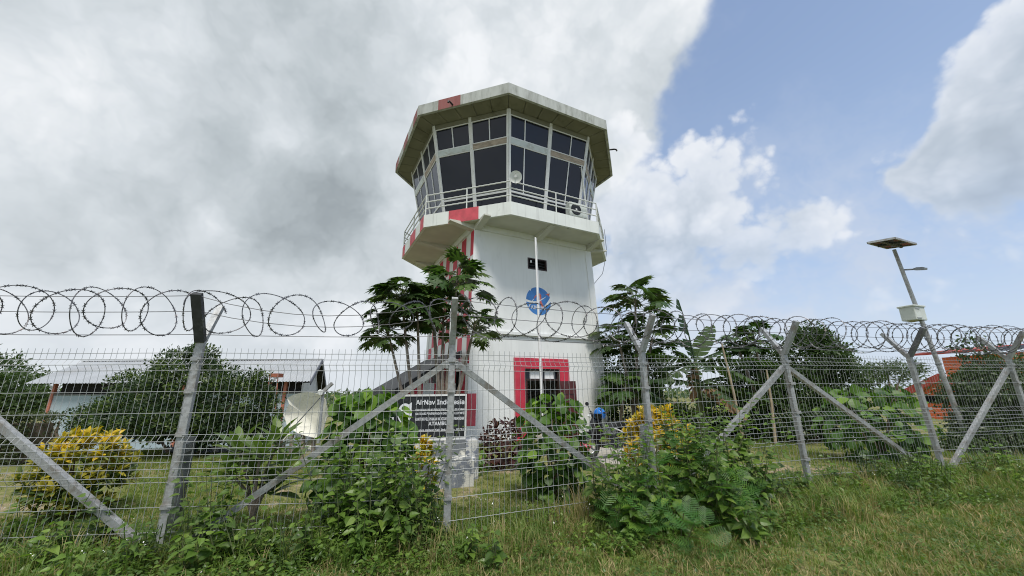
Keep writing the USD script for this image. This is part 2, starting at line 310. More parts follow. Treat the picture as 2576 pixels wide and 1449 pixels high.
# ------------------------------------------------------------------ ground
def smooth01(x, a, b):
    t = np.clip((np.asarray(x, float)-a)/(b-a), 0, 1); return t*t*(3-2*t)
FENCE = np.array([[-9.8, 4.2], [-6.75, 4.38], [-3.73, 4.58], [-.76, 4.90], [2.06, 6.08], [4.78, 6.76], [7.86, 7.60], [10.45, 8.18], [13.5, 8.9]])
def fence_y(x): return np.interp(x, FENCE[:, 0], FENCE[:, 1])
def gz(x, y):
    x, y = np.asarray(x, float), np.asarray(y, float)
    P = np.stack([x*.35, y*.35, 0*x+3.1], -1)
    z = .10*(meshkit.fbm(P, 3, 5)-.5)
    z = z - 1.45*smooth01(y, 12.0, 18.)*smooth01(x, -2.4, -5.0)
    z = z + .12*np.exp(-((y-fence_y(x))/.8)**2)*smooth01(x, 2.6, 5.)*.4
    return z
xs = np.concatenate([-np.geomspace(600, 16, 22), np.linspace(-15, 18, 133), np.geomspace(19, 600, 22)])
ys = np.concatenate([[-40., -12, -5, -1], np.linspace(1, 20, 96), np.geomspace(21, 1500, 26)])
X, Y = np.meshgrid(xs, ys); Z = gz(X, Y)
nx, ny = len(xs), len(ys); i = (np.arange(ny-1)[:, None]*nx + np.arange(nx-1)[None]).ravel()
gf = np.vstack([np.stack([i, i+1, i+nx+1], 1), np.stack([i, i+nx+1, i+nx], 1)])
g = G(); P = g.add('geometry', 'position')
gs = g.add('separate_xyz', 'y', vector=P); gy = gs; gx_ = gs.split('.')[0]+'.x'; f1 = g.sm(g.noise(P, .55, 7., .62), .44, .60); f2 = g.sm(g.noise(P, 3.4, 6., .62), .40, .62); f3 = g.noise(P, 24., 4., .65)
soil = g.mix(g.sm(f3, .3, .7), (.26, .195, .13), (.42, .33, .25)); grass = g.mix(g.sm(f3, .35, .65), (.10, .12, .034), (.19, .20, .070))
col = g.mix(g.m('multiply', g.m('multiply', f1, f2), g.m('multiply_add', g.sm(g.m('add', gy, g.m('multiply', gx_, -.30)), 5.4, 4.6), -.65, 1.)), grass, soil)
bp = g.add('bump', 'normal', height=f3, strength=.8, distance=.03)
put('ground', MB().add(np.stack([X.ravel(), Y.ravel(), Z.ravel()], 1), gf), g.build('ground', surf=g.add('principled_bsdf', 'BSDF', base_color=col, roughness=.95, normal=bp, specular_ior_level=.1)), smooth=True, kind='structure')

# ------------------------------------------------------------------ control tower (turned: local x along the front wall, -y towards us)
YAW = .476; CA, SA = np.cos(YAW), np.sin(YAW)
TC = np.array([-.221, 16.806, 0.]); W0, TAP, HT = 2.925, .0305, 7.46
tower = thing('control_tower', 'white and red airport control tower with an eight-sided glass cab on top', 'control tower', TC, math.degrees(YAW))
def w(z): return W0 - TAP*np.asarray(z, float)
def to_world(p): p = np.asarray(p, float); return np.stack([p[..., 0]*CA - p[..., 1]*SA + TC[0], p[..., 0]*SA + p[..., 1]*CA + TC[1], p[..., 2]], -1)
def to_local(p): d = np.asarray(p, float)-TC; return np.array([d[0]*CA + d[1]*SA, -d[0]*SA + d[1]*CA, d[2]])
def on_front(u, v):                                        # the place on the front wall seen at a pixel -> local x, z
    o, d = to_local(EYEP), to_local(EYEP+ray(u, v))-to_local(EYEP)
    t = (-W0 + TAP*o[2] - o[1])/(d[1] - TAP*d[2]); p = o + d*t; return p[0], p[2]
def front(off=0.): return lambda x, d, z: np.stack([x, -w(z) + d - off, z], 1)
def leftf(off=0.): return lambda y, d, z: np.stack([-w(z) + d - off, -y, z], 1)     # y given from the rear (left in view) to the front
PW = .30                                                    # corner column width
wf, wb = w(0)-PW, w(HT)-PW
lx0, lz1 = on_front(1328, 646); lx1, lz0 = on_front(1377, 682.5); _, lz1b = on_front(1377, 656); louv = sbox(lx0, lz0, lx1, (lz1+lz1b)/2)
DW, DH, DT = .74, 1.97, 2.39
door_hole = sbox(-DW, 0, DW, DT)
def trap(m0, m1): return Polygon([(-m0, 0), (m0, 0), (m1, HT), (-m1, HT)])
put('front_wall', MB().poly(trap(wf, wb).difference(unary_union([louv, door_hole])), .18, front(-.03)), M['white_wall'], tower)
put('left_wall', MB().poly(trap(wf, wb).difference(sbox(1.25, 1.0, 1.85, 2.3)), .18, leftf(-.03)), M['white_wall'], tower)
put('right_wall', MB().poly(trap(wf, wb), .18, lambda y, d, z: np.stack([w(z)-d-.03, y, z], 1)), M['white_wall'], tower)
put('back_wall', MB().poly(trap(wf, wb), .18, lambda x, d, z: np.stack([-x, w(z)-d-.03, z], 1)), M['white_wall'], tower)
for sx in (-1, 1):
    for sy in (-1, 1):
        lv = []
        for z in (0, HT):
            a = w(z); lv += [(sx*(a-PW), sy*(a-PW), z), (sx*a, sy*(a-PW), z), (sx*a, sy*a, z), (sx*(a-PW), sy*a, z)]
        put('corner_column', hull(lv), M['white_wall'], tower)
zl = 3.62
for nm, fn, hw in (('wall_ledge', front(.05), w(zl)-PW-.002), ):
    put(nm, MB().poly(sbox(-hw, zl-.05, hw, zl+.05), .10, fn), M['white_wall'], tower)
put('floor_slab', MB().box((0, 0, .03), (2*W0-.5, 2*W0-.5, .10)), M['concrete'], tower)
# red squares on the left side and on the foot of the corner column
rows = [7.40, 6.42, 5.45, 4.48, 3.50, 2.52, 1.55, .58, 0.06]
edges = [0, PW, .86, 1.36, 1.86, 2.36, 2.86, 3.36, 3.86, 4.36, 4.86, 5.3]
for r in range(8):
    z1, z0 = rows[r]-.004, rows[r+1]+.004
    for k in range(11):
        if (r+k) % 2: continue
        if k == 0: y1, y0, off = -0.004, PW, .004
        else: y1, y0, off = edges[k], edges[k+1], -.026
        pg = Polygon([(w(z0)-y0, z0), (w(z0)-y1-.0, z0), (w(z1)-y1, z1), (w(z1)-y0, z1)])
        put('red_square', MB().poly(pg, .003, leftf(off)), M['red_paint'], tower)
pg = Polygon([(-w(.55), .55), (-w(.55)+PW, .55), (-w(1.55)+PW, 1.55), (-w(1.55), 1.55)])
put('red_square', MB().poly(pg, .004, front(.004)), M['red_faded'], tower)
put('side_window', MB().poly(sbox(1.25, 1.0, 1.85, 2.3), .04, leftf(-.14)), M['glass'], tower)
rgp = np.random.default_rng(17)
for q in range(26):
    z_ = rgp.uniform(.15, 2.3)**1.0; z_ = z_ if rgp.random() < .7 else z_*.5; x_ = w(z_) - abs(rgp.normal(.0, .16)) - .03; a_ = np.linspace(0, 2*np.pi, 9)[:-1]; r_ = rgp.uniform(.015, .055)*(1.6 if z_ < .8 else 1)
    pg = Polygon([(x_+np.cos(t_)*r_*.6*f_, z_+np.sin(t_)*r_*1.7*f_) for t_, f_ in zip(a_, rgp.uniform(.5, 1.2, 8))]).buffer(0)
    put('peeling_patch', MB().poly(pg, .003, front(.004)), M['grey_plaster'] if rgp.random() < .4 else M['black'], tower)
# door
dr = put('door', MB().poly(sbox(-DW, 0, DW, DT).difference(unary_union([sbox(-DW+.07, 0, DW-.07, DH), sbox(-DW+.07, DH+.07, -.035, DT-.07), sbox(.035, DH+.07, DW-.07, DT-.07)])), .14, front(-.05)), M['dark_wood'], tower, label='dark timber double door with paper notices in its fanlight')
for x0, x1 in ((-DW+.07, -.035), (.035, DW-.07)):
    put('fanlight_pane', MB().poly(sbox(x0, DH+.07, x1, DT-.07), .006, front(-.12)), M['glass'], dr)
    xm = x0 + (x1-x0)*.52 + (.06 if x0 < 0 else -.03)
    put('paper_notice', MB().poly(sbox(xm-.20, DH+.03, xm+.20, DT-.07), .003, front(-.105)), M['paper'], dr)
def leaf_door(hx, ang, sgn):
    m, pn = MB(), MB(); wd = DW-.08
    def fn(off):
        def q(x, d, z):
            ca, sa = np.cos(ang), np.sin(ang); dd = d-off
            return np.stack([hx + sgn*(x*ca) + dd*sa*sgn, -w(z)-.03 - x*sa + dd*ca, z], 1)
        return q
    m.poly(sbox(0, .02, wd, DH-.01), .04, fn(.0)); p = put('door_leaf', m, M['maroon'], dr)
    for c in range(2):
        for z0, z1 in ((.15, .75), (.85, 1.40), (1.50, 1.86)):
            put('door_panel', MB().poly(sbox(.09+c*.27, z0, .30+c*.27, z1).buffer(0), .018, fn(.018)), M['maroon'], dr)
    return p
leaf_door(DW-.05, .16, 1)
m = MB(); m.box((-DW+.10, -W0+.42, DH/2), (.04, .60, DH-.04)); put('door_leaf', m, M['maroon'], dr)
surr = sbox(-1.165, 0, 1.16, 2.765).difference(sbox(-DW, -1, DW, DT))
put('door_surround', MB().poly(surr, .03, front(.012)), M['red_paint'], tower)
# louvred vent
vw = put('louvre_window', MB().poly(louv.difference(louv.buffer(-.045, join_style=2)), .12, front(-.02)), M['dark_wood'], tower)
hz = louv.bounds
for k in range(4):
    z = hz[1] + (k+.5)*(hz[3]-hz[1])/4
    put('louvre_slat', MB().box(((hz[0]+hz[2])/2, -w(z)+.12, z), (hz[2]-hz[0]-.09, .10, .012)), M['black'], vw)
put('vent_back', MB().poly(louv, .01, front(-.20)), M['dark_inside'], vw)
# painted round emblem
ex, ez = on_front(1356, 757); ra = abs(on_front(1387, 757)[0]-on_front(1325, 757)[0])/2; rb = abs(on_front(1356, 722)[1]-on_front(1356, 792)[1])/2
def epoly(pts): return Polygon([(ex + x*ra, ez + y*rb) for x, y in pts])
def ecurve(pts, w0, w1):
    p = np.array(pts, float); t = np.linspace(0, 1, 14); k = np.linspace(0, 1, len(p))
    q = np.stack([np.interp(t, k, p[:, 0]), np.interp(t, k, p[:, 1])], 1)
    from scipy.interpolate import make_interp_spline
    q = make_interp_spline(k, p, k=2)(t)
    d = np.gradient(q, axis=0); nrm = np.stack([-d[:, 1], d[:, 0]], 1)/np.linalg.norm(d, axis=1)[:, None]; ww = np.linspace(w0, w1, 14)[:, None]
    return epoly(np.vstack([q+nrm*ww, (q-nrm*ww)[::-1]])).buffer(0)
disc = epoly([(np.cos(a), np.sin(a)) for a in np.linspace(0, 2*np.pi, 60)[:-1]])
sw1 = ecurve([(-1.05, -.02), (-.3, -.10), (.22, .12), (.62, .38)], .085, .012)
sw2 = ecurve([(.42, -.36), (.72, -.12), (1.05, .28)], .03, .12)
sw3 = ecurve([(-.82, -.52), (-.58, -.12), (-.36, .12)], .03, .02)
nick = unary_union([epoly([(-.74, .78), (-.60, .66), (-.55, .86)]), epoly([(-1.0, .46), (-.88, .42), (-.96, .60)])])
em = put('round_emblem', MB().poly(disc.difference(unary_union([sw1, sw2, sw3, nick])), .004, front(-.026)), M['emblem_blue'], tower, label='blue round emblem with white swooshes and a red arrow')
rd = unary_union([ecurve([(-.36, .16), (-.16, .40), (.02, .46)], .03, .05), ecurve([(-.02, .44), (.14, .42), (.13, .02), (.36, -.40)], .07, .09)]).difference(sw1)
put('red_stroke', MB().poly(rd, .003, front(-.022)), M['emblem_red'], em)
put('red_arrow', MB().poly(epoly([(.58, .55), (.95, .66), (.86, .40), (.80, .48)]), .003, front(-.022)), M['emblem_red'], em)
t = meshkit.text_mesh('AIRNAV', .13, .003, bold=True); tv = np.array(t.vertices); tv[:, 0] -= tv[:, 0].mean()
put('emblem_letters', (np.stack([ex + tv[:, 0]*.95, -w(ez - rb*.60 + tv[:, 1]) + .030 - .006 - tv[:, 2], ez - rb*.60 + tv[:, 1]], 1), t.faces), M['emblem_white'], em)

# balcony, cab and roof
OX, OY = .11, .38
def octo(ap, hs, z, ox=OX, oy=OY): return np.array([(hs,-ap),(ap,-hs),(ap,hs),(hs,ap),(-hs,ap),(-ap,hs),(-ap,-hs),(-hs,-ap)], float)*1.0 + [ox, oy], z
def o3(ap, hs, z): v, z = octo(ap, hs, z); return np.hstack([v, np.full((8, 1), z)])
def oslab(ap, hs, z0, z1):
    b, t = o3(ap, hs, z0), o3(ap, hs, z1); f = []
    for k in range(1, 7): f += [(0, k+1, k), (8, 8+k, 8+k+1)]
    for k in range(8): j = (k+1) % 8; f += [(k, j, 8+j), (k, 8+j, 8+k)]
    return MB().add(np.vstack([b, t]), f)
def wallseg(a0, a1, t, z0, z1):                              # a plan segment with inward thickness t
    a0, a1 = np.array(a0), np.array(a1); d = (a1-a0)/np.linalg.norm(a1-a0); n = np.array([-d[1], d[0]])*t
    q = [a0, a1, a1+n, a0+n]; return [np.array([*p, z0]) for p in q] + [np.array([*p, z1]) for p in q]
BA, BH = 4.42, 4.42*.445
ZS, ZF, ZP = 7.62, 7.76, 8.12
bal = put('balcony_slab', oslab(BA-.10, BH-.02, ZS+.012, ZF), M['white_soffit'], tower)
V, _ = octo(BA, BH, 0); 
def sidept(k, s, ap, hs): v, _ = octo(ap, hs, 0); return v[k]*(1-s) + v[(k+1) % 8]*s
def insety(k, t, ap, hs):                                    # inner corner pair for mitred walls
    v, _ = octo(ap, hs, 0); vi, _ = octo(ap-t, hs-t*.414, 0); j = (k+1) % 8
    return v[k], v[j], vi[j], vi[k]
def ringside(k, t, ap, hs, z0, z1):
    q = insety(k, t, ap, hs); return [np.array([*p, z0]) for p in q] + [np.array([*p, z1]) for p in q]
def patch(k, s0, s1, ap, hs, z0, z1, off):
    a, b = sidept(k, s0, ap, hs), sidept(k, s1, ap, hs); d = (b-a)/np.linalg.norm(b-a); n = np.array([d[1], -d[0]])*off
    return wallseg(a+n, b+n, off, z0, z1)
for k in range(8): put('parapet', MB().hexa(ringside(k, .10, BA, BH, ZS, ZP)), M['parapet'], tower)
for k, segs in {6: [(.30, .645)], 5: [(.04, .16), (.42, .66), (.86, .985)], 4: [(.2, .5)], 2: [(.2, .5)]}.items():
    for s0, s1 in segs: put('red_band', MB().hexa(patch(k, s0, s1, BA, BH, ZS-.003, ZP+.003, .005)), M['red_faded'], tower)
# beams under the balcony
wt = w(HT)
for fx in (0, 1, 2, 3):
    for s in (-1, 0, 1):
        ca, sa = [(1, 0), (0, 1), (-1, 0), (0, -1)][fx]
        off = s*(wt-.14); 
        def R(p): x, y, z = p; return (x*ca - y*sa, x*sa + y*ca, z)
        reach = BA - .12 + (.0 if s == 0 else .0) - [OY, -OX, -OY, OX][fx]*1.0
        a, hw = -wt+.02, .125
        b = -reach
        if s: b = max(b, -(BA + BH - .2 - abs(off)) if abs(off) > BH else b)
        q = [(off-hw, b, ZS-.02), (off+hw, b, ZS-.02), (off+hw, a, 7.40), (off-hw, a, 7.40), (off-hw, b, ZS+.03), (off+hw, b, ZS+.03), (off+hw, a, ZS+.03), (off-hw, a, ZS+.03)]
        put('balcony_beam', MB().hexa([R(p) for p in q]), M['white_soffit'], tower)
    q = [(-wt+.28, -wt-.05, 7.42), (wt-.28, -wt-.05, 7.42), (wt-.28, -wt+.12, 7.42), (-wt+.28, -wt+.12, 7.42)]
    put('header_beam', MB().hexa([R(p) for p in q] + [R((p[0], p[1], ZS+.02)) for p in q]), M['white_wall'], tower)
# railing
RA, RH = BA-.05, BH-.02
for zr in (8.40, 8.68, 8.96):
    v = o3(RA, RH, zr); 
    for k in range(8): put('hand_rail', MB().tube([v[k], v[(k+1) % 8]], .024, 7), M['rail'], tower)
for k in range(8):
    for s in (0., .5):
        p = sidept(k, s, RA, RH); put('rail_post', MB().tube([(*p, ZP-.02), (*p, 8.98)], .026, 7), M['rail'], tower)
# glass cab: leans outwards
def cap(z): return 3.42 + .185*(z-7.76)
def cabp(k, s, z, off=0.):
    ap = cap(z); p = sidept(k, s, ap, ap*.455); a, b = sidept(k, 0, ap, ap*.455), sidept(k, 1, ap, ap*.455); d = (b-a)/np.linalg.norm(b-a)
    return np.array([*(p + np.array([d[1], -d[0]])*off), z])
def cabhex(k, s0, s1, z0, z1, o0, o1):
    P0 = [cabp(k, s0, z0, o1), cabp(k, s1, z0, o1), cabp(k, s1, z0, o0), cabp(k, s0, z0, o0)]; P1 = [cabp(k, s0, z1, o1), cabp(k, s1, z1, o1), cabp(k, s1, z1, o0), cabp(k, s0, z1, o0)]
    return P0 + P1
ZC = [ZF, 8.98, 9.06, 10.80, 10.84, 11.06, 11.10, 11.92, 11.97, 12.16]
SP = {7: ((.19,), (.775,), True), 6: ((.25,), (.75,), False), 5: ((.25,), (.75,), True)}
for k in range(8):
    u1, u2, lowsplit = SP.get(k, ((.25,), (.75,), True))
    L0 = np.linalg.norm(sidept(k, 0, 3.9, 3.9*.455)-sidept(k, 1, 3.9, 3.9*.455)); m = .055/L0; tm = .022/L0
    for s in (0., .5, 1.):
        if s == 1.: s0, s1 = 1-m*1.2, 1.
        elif s == 0.: s0, s1 = 0., m*1.2
        else: s0, s1 = s-m, s+m
        put('mullion', MB().hexa(cabhex(k, s0, s1, ZF, 12.16, -.06, .035)), M['frame_white'], tower)
    for b, (s0, s1, sp) in enumerate(((m*1.2, .5-m, u1), (.5+m, 1-m*1.2, u2))):
        put('head_board', MB().hexa(cabhex(k, s0, s1, ZC[8], 12.16, -.05, .012)), M['soffit_board'], tower)
        wood = (k, b) in ((6, 1), (7, 1), (5, 1), (0, 0))
        put('spandrel_board', MB().hexa(cabhex(k, s0, s1, ZC[4], ZC[5], -.04, .030)), M['bare_wood'] if wood else M['spandrel'], tower)
        for nm, za, zb, cuts in (('upper_window', ZC[6]-.035, ZC[8]-.001, sp), ('lower_window', ZC[2]-.06, ZC[4]-.002, sp if lowsplit else ()), ('base_window', ZF+.02, ZC[2]-.062, ())):
            xs_ = [s0, *cuts, s1]
            fr_ = MB(); t = .03
            fr_.hexa(cabhex(k, s0, s1, zb-t, zb, -.03, .02)).hexa(cabhex(k, s0, s1, za, za+t, -.03, .022))
            for x in xs_:
                a0, a1 = (x, x+tm) if x == s0 else (x-tm, x) if x == s1 else (x-tm*.8, x+tm*.8)
                fr_.hexa(cabhex(k, a0, a1, za+t, zb-t, -.03, .02))
            fp = put(nm, fr_, M['alu'], tower)
            for x0, x1 in zip(xs_[:-1], xs_[1:]):
                put('pane', MB().hexa(cabhex(k, x0+tm*.4, x1-tm*.4, za+t*.5, zb-t*.5, -.02, -.010)), M['glass'], fp)
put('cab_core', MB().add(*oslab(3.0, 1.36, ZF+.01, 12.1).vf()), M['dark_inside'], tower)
# roof: flat slab, fascia, soffit boards
FA, FH = 4.97, 4.97*.462
ZR0, ZR1 = 12.20, 12.62
put('roof_slab', oslab(FA-.09, FH-.03, ZR0+.06, ZR1-.03), M['fascia'], tower)
for k in range(8): put('roof_fascia', MB().hexa(ringside(k, .10, FA, FH, ZR0-.03, ZR1)), M['fascia'], tower)
for k, segs in {6: [(.235, .485)], 5: [(.02, .17), (.42, .60), (.82, .96)], 4: [(.2, .5)], 2: [(.3, .6)]}.items():
    for s0, s1 in segs: put('red_fascia', MB().hexa(patch(k, s0, s1, FA, FH, ZR0-.034, ZR1+.004, .006)), M['red_old'], tower)
ci = cap(12.16)+.0
for k in range(8):
    n = 5 if k % 2 == 0 else 6
    for q in range(n):
        s0, s1 = q/n+.003, (q+1)/n-.003
        A = [(*sidept(k, s, FA-.10, FH-.04), ZR0+.012) for s in (s0, s1)]; B = [(*sidept(k, s, ci-.05, ci*.455), ZR0-.02) for s in (s1, s0)]
        P0 = [*A, *B]; put('soffit_board', MB().hexa([np.array(p) for p in P0] + [np.array(p)+[0, 0, .018] for p in P0]), M['soffit_board'], tower)
for k, s in ((6, .40), (0, .42)):
    a = sidept(k, s, FA, FH); n = sidept(k, s, FA+.5, FH+.2)-a; n /= np.linalg.norm(n)
    put('drain_spout', MB().tube([(*(a-n*.05), ZR0+.05), (*(a+n*.22), ZR0+.02), (*(a+n*.30), ZR0-.02), (*(a+n*.32), ZR0-.10)], .035, 8), M['black'], tower)
# cables down the right side
q = sidept(0, .97, BA+.02, BH+.02)
pts = [(*q, 9.2), (q[0]+.02, q[1]-.02, 8.0), (q[0]-.1, q[1]+.25, 7.0), (q[0]-1.1, q[1]+1.0, 5.6), (q[0]-1.25, q[1]+1.2, 4.8)]
put('hanging_cable', MB().tube(pts, .012, 5), M['black'], tower)

# things standing on the tower
def tw(x, y, z): return to_world(np.array([x, y, z]))
ap_ = thing('antenna_pole', 'slanting pale antenna pole with dark whips at the right corner of the tower balcony', 'antenna', tw(1.90, -3.45, 7.9))
p0, p1 = tw(2.14, -3.36, 7.9), tw(1.72, -3.60, 11.0)
put('pole', MB().tube([p0, p1], .035, 8), M['rail'], ap_)
for dx_ in (.0, -.25): put('whip', MB().tube([p1-[0, 0, .3]+[dx_, 0, 0], p1+[dx_*1.1-.02, 0, .95]], .010, 5), M['black'], ap_)
put('bracket', MB().beam(p1-[0, 0, .28], p1-[.27, 0, .26], .03, .03), M['galv'], ap_)
ds = thing('dish_antenna', 'small round off-white dish on the railing corner of the tower balcony', 'dish', tw(OX-RH, OY-RA, 8.9))
dc = at(1297.5, 446, 12.28); n = np.array([-.05, -.93, -.30]); n /= np.linalg.norm(n)
uu = np.cross([0, 0, 1], n); uu /= np.linalg.norm(uu); vv = np.cross(n, uu)
rr = np.linspace(0, .225, 7); mb = MB(); vs = []
for r_ in rr:
    for a in np.arange(24)*2*np.pi/24: vs.append(dc + (uu*np.cos(a)+vv*np.sin(a))*r_ + n*(r_*r_*1.25))
fs = []
for i_ in range(6):
    for j_ in range(24):
        a, b = i_*24+j_, i_*24+(j_+1) % 24; fs += [(a, b, b+24), (a, b+24, a+24)]
vs = np.array(vs); fs = np.array(fs); mb.add(vs, fs); mb.add(vs-n*.015, fs[:, ::-1]); put('reflector', mb, M['rail'], ds, smooth=60)
put('feed', MB().tube([dc+n*.01, dc+n*.16], .018, 8).tube([dc+n*.15, dc+n*.19], .045, 8), M['white_pole'], ds)
put('mount', MB().tube([dc-n*.01, dc-n*.10, dc-n*.10-[0, 0, .25]], .022, 6), M['galv'], ds)
ac = thing('air_conditioner', 'grey outdoor air conditioner unit behind the right railing of the tower balcony', 'air conditioner', tw(1.30, -3.66, ZF+.44), math.degrees(YAW))
m = MB().box((0, 0, .38), (.85, .30, .60), bev=.02); put('casing', m, M['box_grey'], ac)
put('fan_grille', MB().add(*(lambda c: (np.asarray(c.vertices) @ np.array([[1, 0, 0], [0, 0, 1], [0, -1, 0]]) + [-.12, -.155, .38], c.faces))(trimesh.creation.cylinder(.24, .02, sections=24))), M['black'], ac)
put('fan_hub', MB().add(*(lambda c: (np.asarray(c.vertices) @ np.array([[1, 0, 0], [0, 0, 1], [0, -1, 0]]) + [-.12, -.17, .38], c.faces))(trimesh.creation.cylinder(.04, .02, sections=12))), M['white_pole'], ac)
for s in (-.3, .3): put('foot', MB().box((s, 0, .04), (.06, .34, .08)), M['galv'], ac)
lb = thing('light_bulb', 'white light bulb hanging in the louvred vent of the tower', 'light bulb', tw(lx0+.11, -w(hz[1])-.02, hz[1]+.25))
bx, by_, bz = lx0+.12, -float(w(hz[3]))-.02, hz[3]
def twp(*ps): return [tw(*p) for p in ps]
put('bulb', MB().tube(twp((bx, by_, bz-.22), (bx, by_, bz-.20), (bx, by_, bz-.15), (bx, by_, bz-.11)), [.012, .042, .034, .02], 10), M['letter'], lb)
put('cord', MB().tube(twp((bx, by_, bz-.11), (bx, by_, bz-.03), (bx, by_+.06, bz-.02)), .007, 5), M['black'], lb)

# flagpole
Yp = 12.6; a, b = at(1362.5, 1010, Yp), at(1346.5, 597, Yp)
dpp = (a-b)/(a[2]-b[2]); base = b + dpp*(-b[2])
fp = thing('flagpole', 'thin white flagpole standing in front of the tower door', 'flagpole', base)
put('pole', MB().tube([base, base*.5+b*.5, b], [.042, .036, .030], 10), M['white_pole'], fp, smooth=50)
put('halyard', MB().tube([base+[.05, -.02, .9], b+[.045, -.02, -.05]], .007, 4), M['letter'], fp)
put('foot_block', MB().box(base+[0, 0, .06], (.35, .35, .2), bev=.02), M['concrete'], fp)

# ------------------------------------------------------------------ fence: posts, mesh panels, strands, razor wire
POST = {1: FENCE[1], 2: FENCE[2], 3: FENCE[3], 4: FENCE[4], 5: FENCE[5], 6: FENCE[6], 7: FENCE[7], 8: FENCE[8]}
LBL = {1: 'beyond the left edge', 2: 'with the dark front arm left of the tower', 3: 'in front of the papaya and black sign', 4: 'in front of the yellow croton right of the tower', 5: 'right of the banana plants, both braces showing', 6: 'just left of the solar lamp pole', 7: 'at the right edge of the picture', 8: 'beyond the right edge'}
POSTL = {1: 'galvanised fence post at the left edge with one long brace sinking into the weeds', 2: 'galvanised fence post left of the tower with a dark front arm and short stub post', 3: 'slim galvanised fence post in front of the black sign, braces spreading both ways',
         4: 'galvanised Y-topped fence post beside the yellow croton at the tower, stub plate at its foot', 5: 'galvanised Y-topped fence post with two wide braces, right of the banana plants', 6: 'galvanised Y-topped fence post just left of the leaning solar lamp pole', 7: 'galvanised Y-topped fence post at the right edge, its brace running down left'}
def fnorm(k):                                               # outward (towards the road) at a post
    d = FENCE[k+1]-FENCE[k-1]; d /= np.linalg.norm(d); return np.array([d[1], -d[0]])
NRM = {k: fnorm(k) for k in range(1, 8)}; NRM[8] = NRM[7]; NRM[2] = np.array([.30, -.954]); NRM[3] = np.array([.19, -.98])
def v3(p, z): return np.array([p[0], p[1], z], float)
JZ, RISE, OUT = 2.26, .46, .35
def postpos(k): return np.array(POST[k]) - NRM[k]*.05
for k in range(1, 8):
    p = postpos(k); zg = float(gz(*p)); n = NRM[k]; d = np.array([-n[1], n[0]])
    t = thing('fence_post', POSTL[k], 'fence post', v3(p, zg), group=None)
    lean = {2: 0., 6: .07, 5: .02}.get(k, 0.)
    def beamp(a, b, wd, hd, nm, mat, upv=None, lab=None):
        return put(nm, MB().beam(a, b, wd, hd, up=upv if upv is not None else (n[0], n[1], .01)), mat, t, label=lab)
    jx = v3(p - d*0 - np.array([lean, 0]), JZ)
    beamp(v3(p, zg-.25), jx, .078, .07, 'post', M['galv'])
    wide = .10 if k == 2 else .075
    ja, jb = jx-[0, 0, .05]+[*n*.02, 0], jx-[0, 0, .05]-[*n*.02, 0]
    beamp(ja, jx + [*(n*OUT), RISE], wide, .07, 'outer_arm', M['tar_black'] if k == 2 else M['galv_dark'] if k == 6 else M['galv'], upv=(n[0], n[1], -.7))
    beamp(jb, jx + [*(-n*OUT), RISE*.97], .072, .065, 'inner_arm', M['galv'], upv=(n[0], n[1], .7))
    for nb, has in ((k-1, k in (3, 5, 7)), (k+1, k in (1, 3, 5))):
        if has and 0 < nb < 9:
            q = (postpos(nb) if nb < 8 else np.array(POST[8])) - NRM[k]*.05; pp = p - n*.045
            e = pp + (q-pp)*.97; zq = float(gz(*e))
            dd = (q-pp)/np.linalg.norm(q-pp); a = v3(pp + dd*.03, 1.98); b = v3(e, zq-.05)
            put('brace', MB().beam(a, b, .072, .07, up=(n[0], n[1], .01)), M['galv'], t)
    if k == 3: put('cap_plate', MB().box(jx+[*(n*.0), -.33], (.16, .05, .10), np.arctan2(d[1], d[0]), bev=.008), M['galv'], t)
    if k in (2, 4):
        u, v, Y_ = (480, 1098, 4.97) if k == 2 else (1619, 1067, 6.32)
        a = at(u, v, Y_); zb = float(gz(a[0], a[1]))
        put('stub_post', MB().beam(v3(a, zb-.2), a, .095, .08, up=(n[0], n[1], .01)).beam(v3(a, a[2]-.10)-[*n*.03, 0], v3(p, a[2]-.10)-[*n*.05, 0], .08, .10), M['stub_dark'] if k == 2 else M['galv'], t)
    for z in (.43, 1.16, 1.63, 2.0): put('clamp', MB().box(v3(p + n*.045, zg+z), (.10, .02, .045), np.arctan2(d[1], d[0])), M['galv'], t)
WZ = np.array([2.07, 2.0, 1.935, 1.87, 1.63, 1.395, 1.16, 1.095, 1.02, .955, .885, .815, .735, .675, .432, .194, .02])
WO = np.array([0, 0, .045, 0, 0, 0, 0, .045, .045, .045, .045, .045, .045, 0, 0, 0, 0.])
for k in range(1, 8):
    a, b = np.array(POST[k], float), np.array(POST[k+1], float)
    za, zb = float(gz(*a)), float(gz(*b)); L_ = np.linalg.norm(b-a); d = (b-a)/L_; n = np.array([d[1], -d[0]])
    t = thing('mesh_panel', 'welded wire mesh fence panel %s' % {1: 'at the left edge, over the big yellow croton', 2: 'between the dark-armed post and the post before the black sign', 3: 'before the tower door, right of the post at the sign', 4: 'before the banana plants, from yellow croton to double-braced post', 5: 'from the double-braced post to the solar lamp', 6: 'right of the solar lamp post, before the orange house', 7: 'beyond the last post at the right edge'}[k], 'fence panel', v3((a+b)/2, (za+zb)/2))
    def pt(s, z, o): q = a + d*s; return np.array([*(q + n*(.0+o)), za + (zb-za)*s/L_ + z])
    sg = .012*np.sin(RNG.uniform(0, 6))
    for z, o in zip(WZ, WO): put('horizontal_wire', MB().tube([pt(.02, z, o+.004), pt(L_/2, z-.006, o+.004+sg), pt(L_-.02, z, o+.004)], .0036, 5), M['mesh_wire'], t)
    N = int(L_/.0745)
    for j in range(N):
        s = .04 + (L_-.08)*j/(N-1); o_ = sg*np.sin(np.pi*s/L_) + RNG.normal(0, .004); s += RNG.normal(0, .0035)
        path = [pt(s, 2.125, o_)] + [pt(s, z, o+o_) for z, o in zip(WZ, WO)]
        put('vertical_wire', MB().tube(path, .0026, 4), M['mesh_wire'], t)
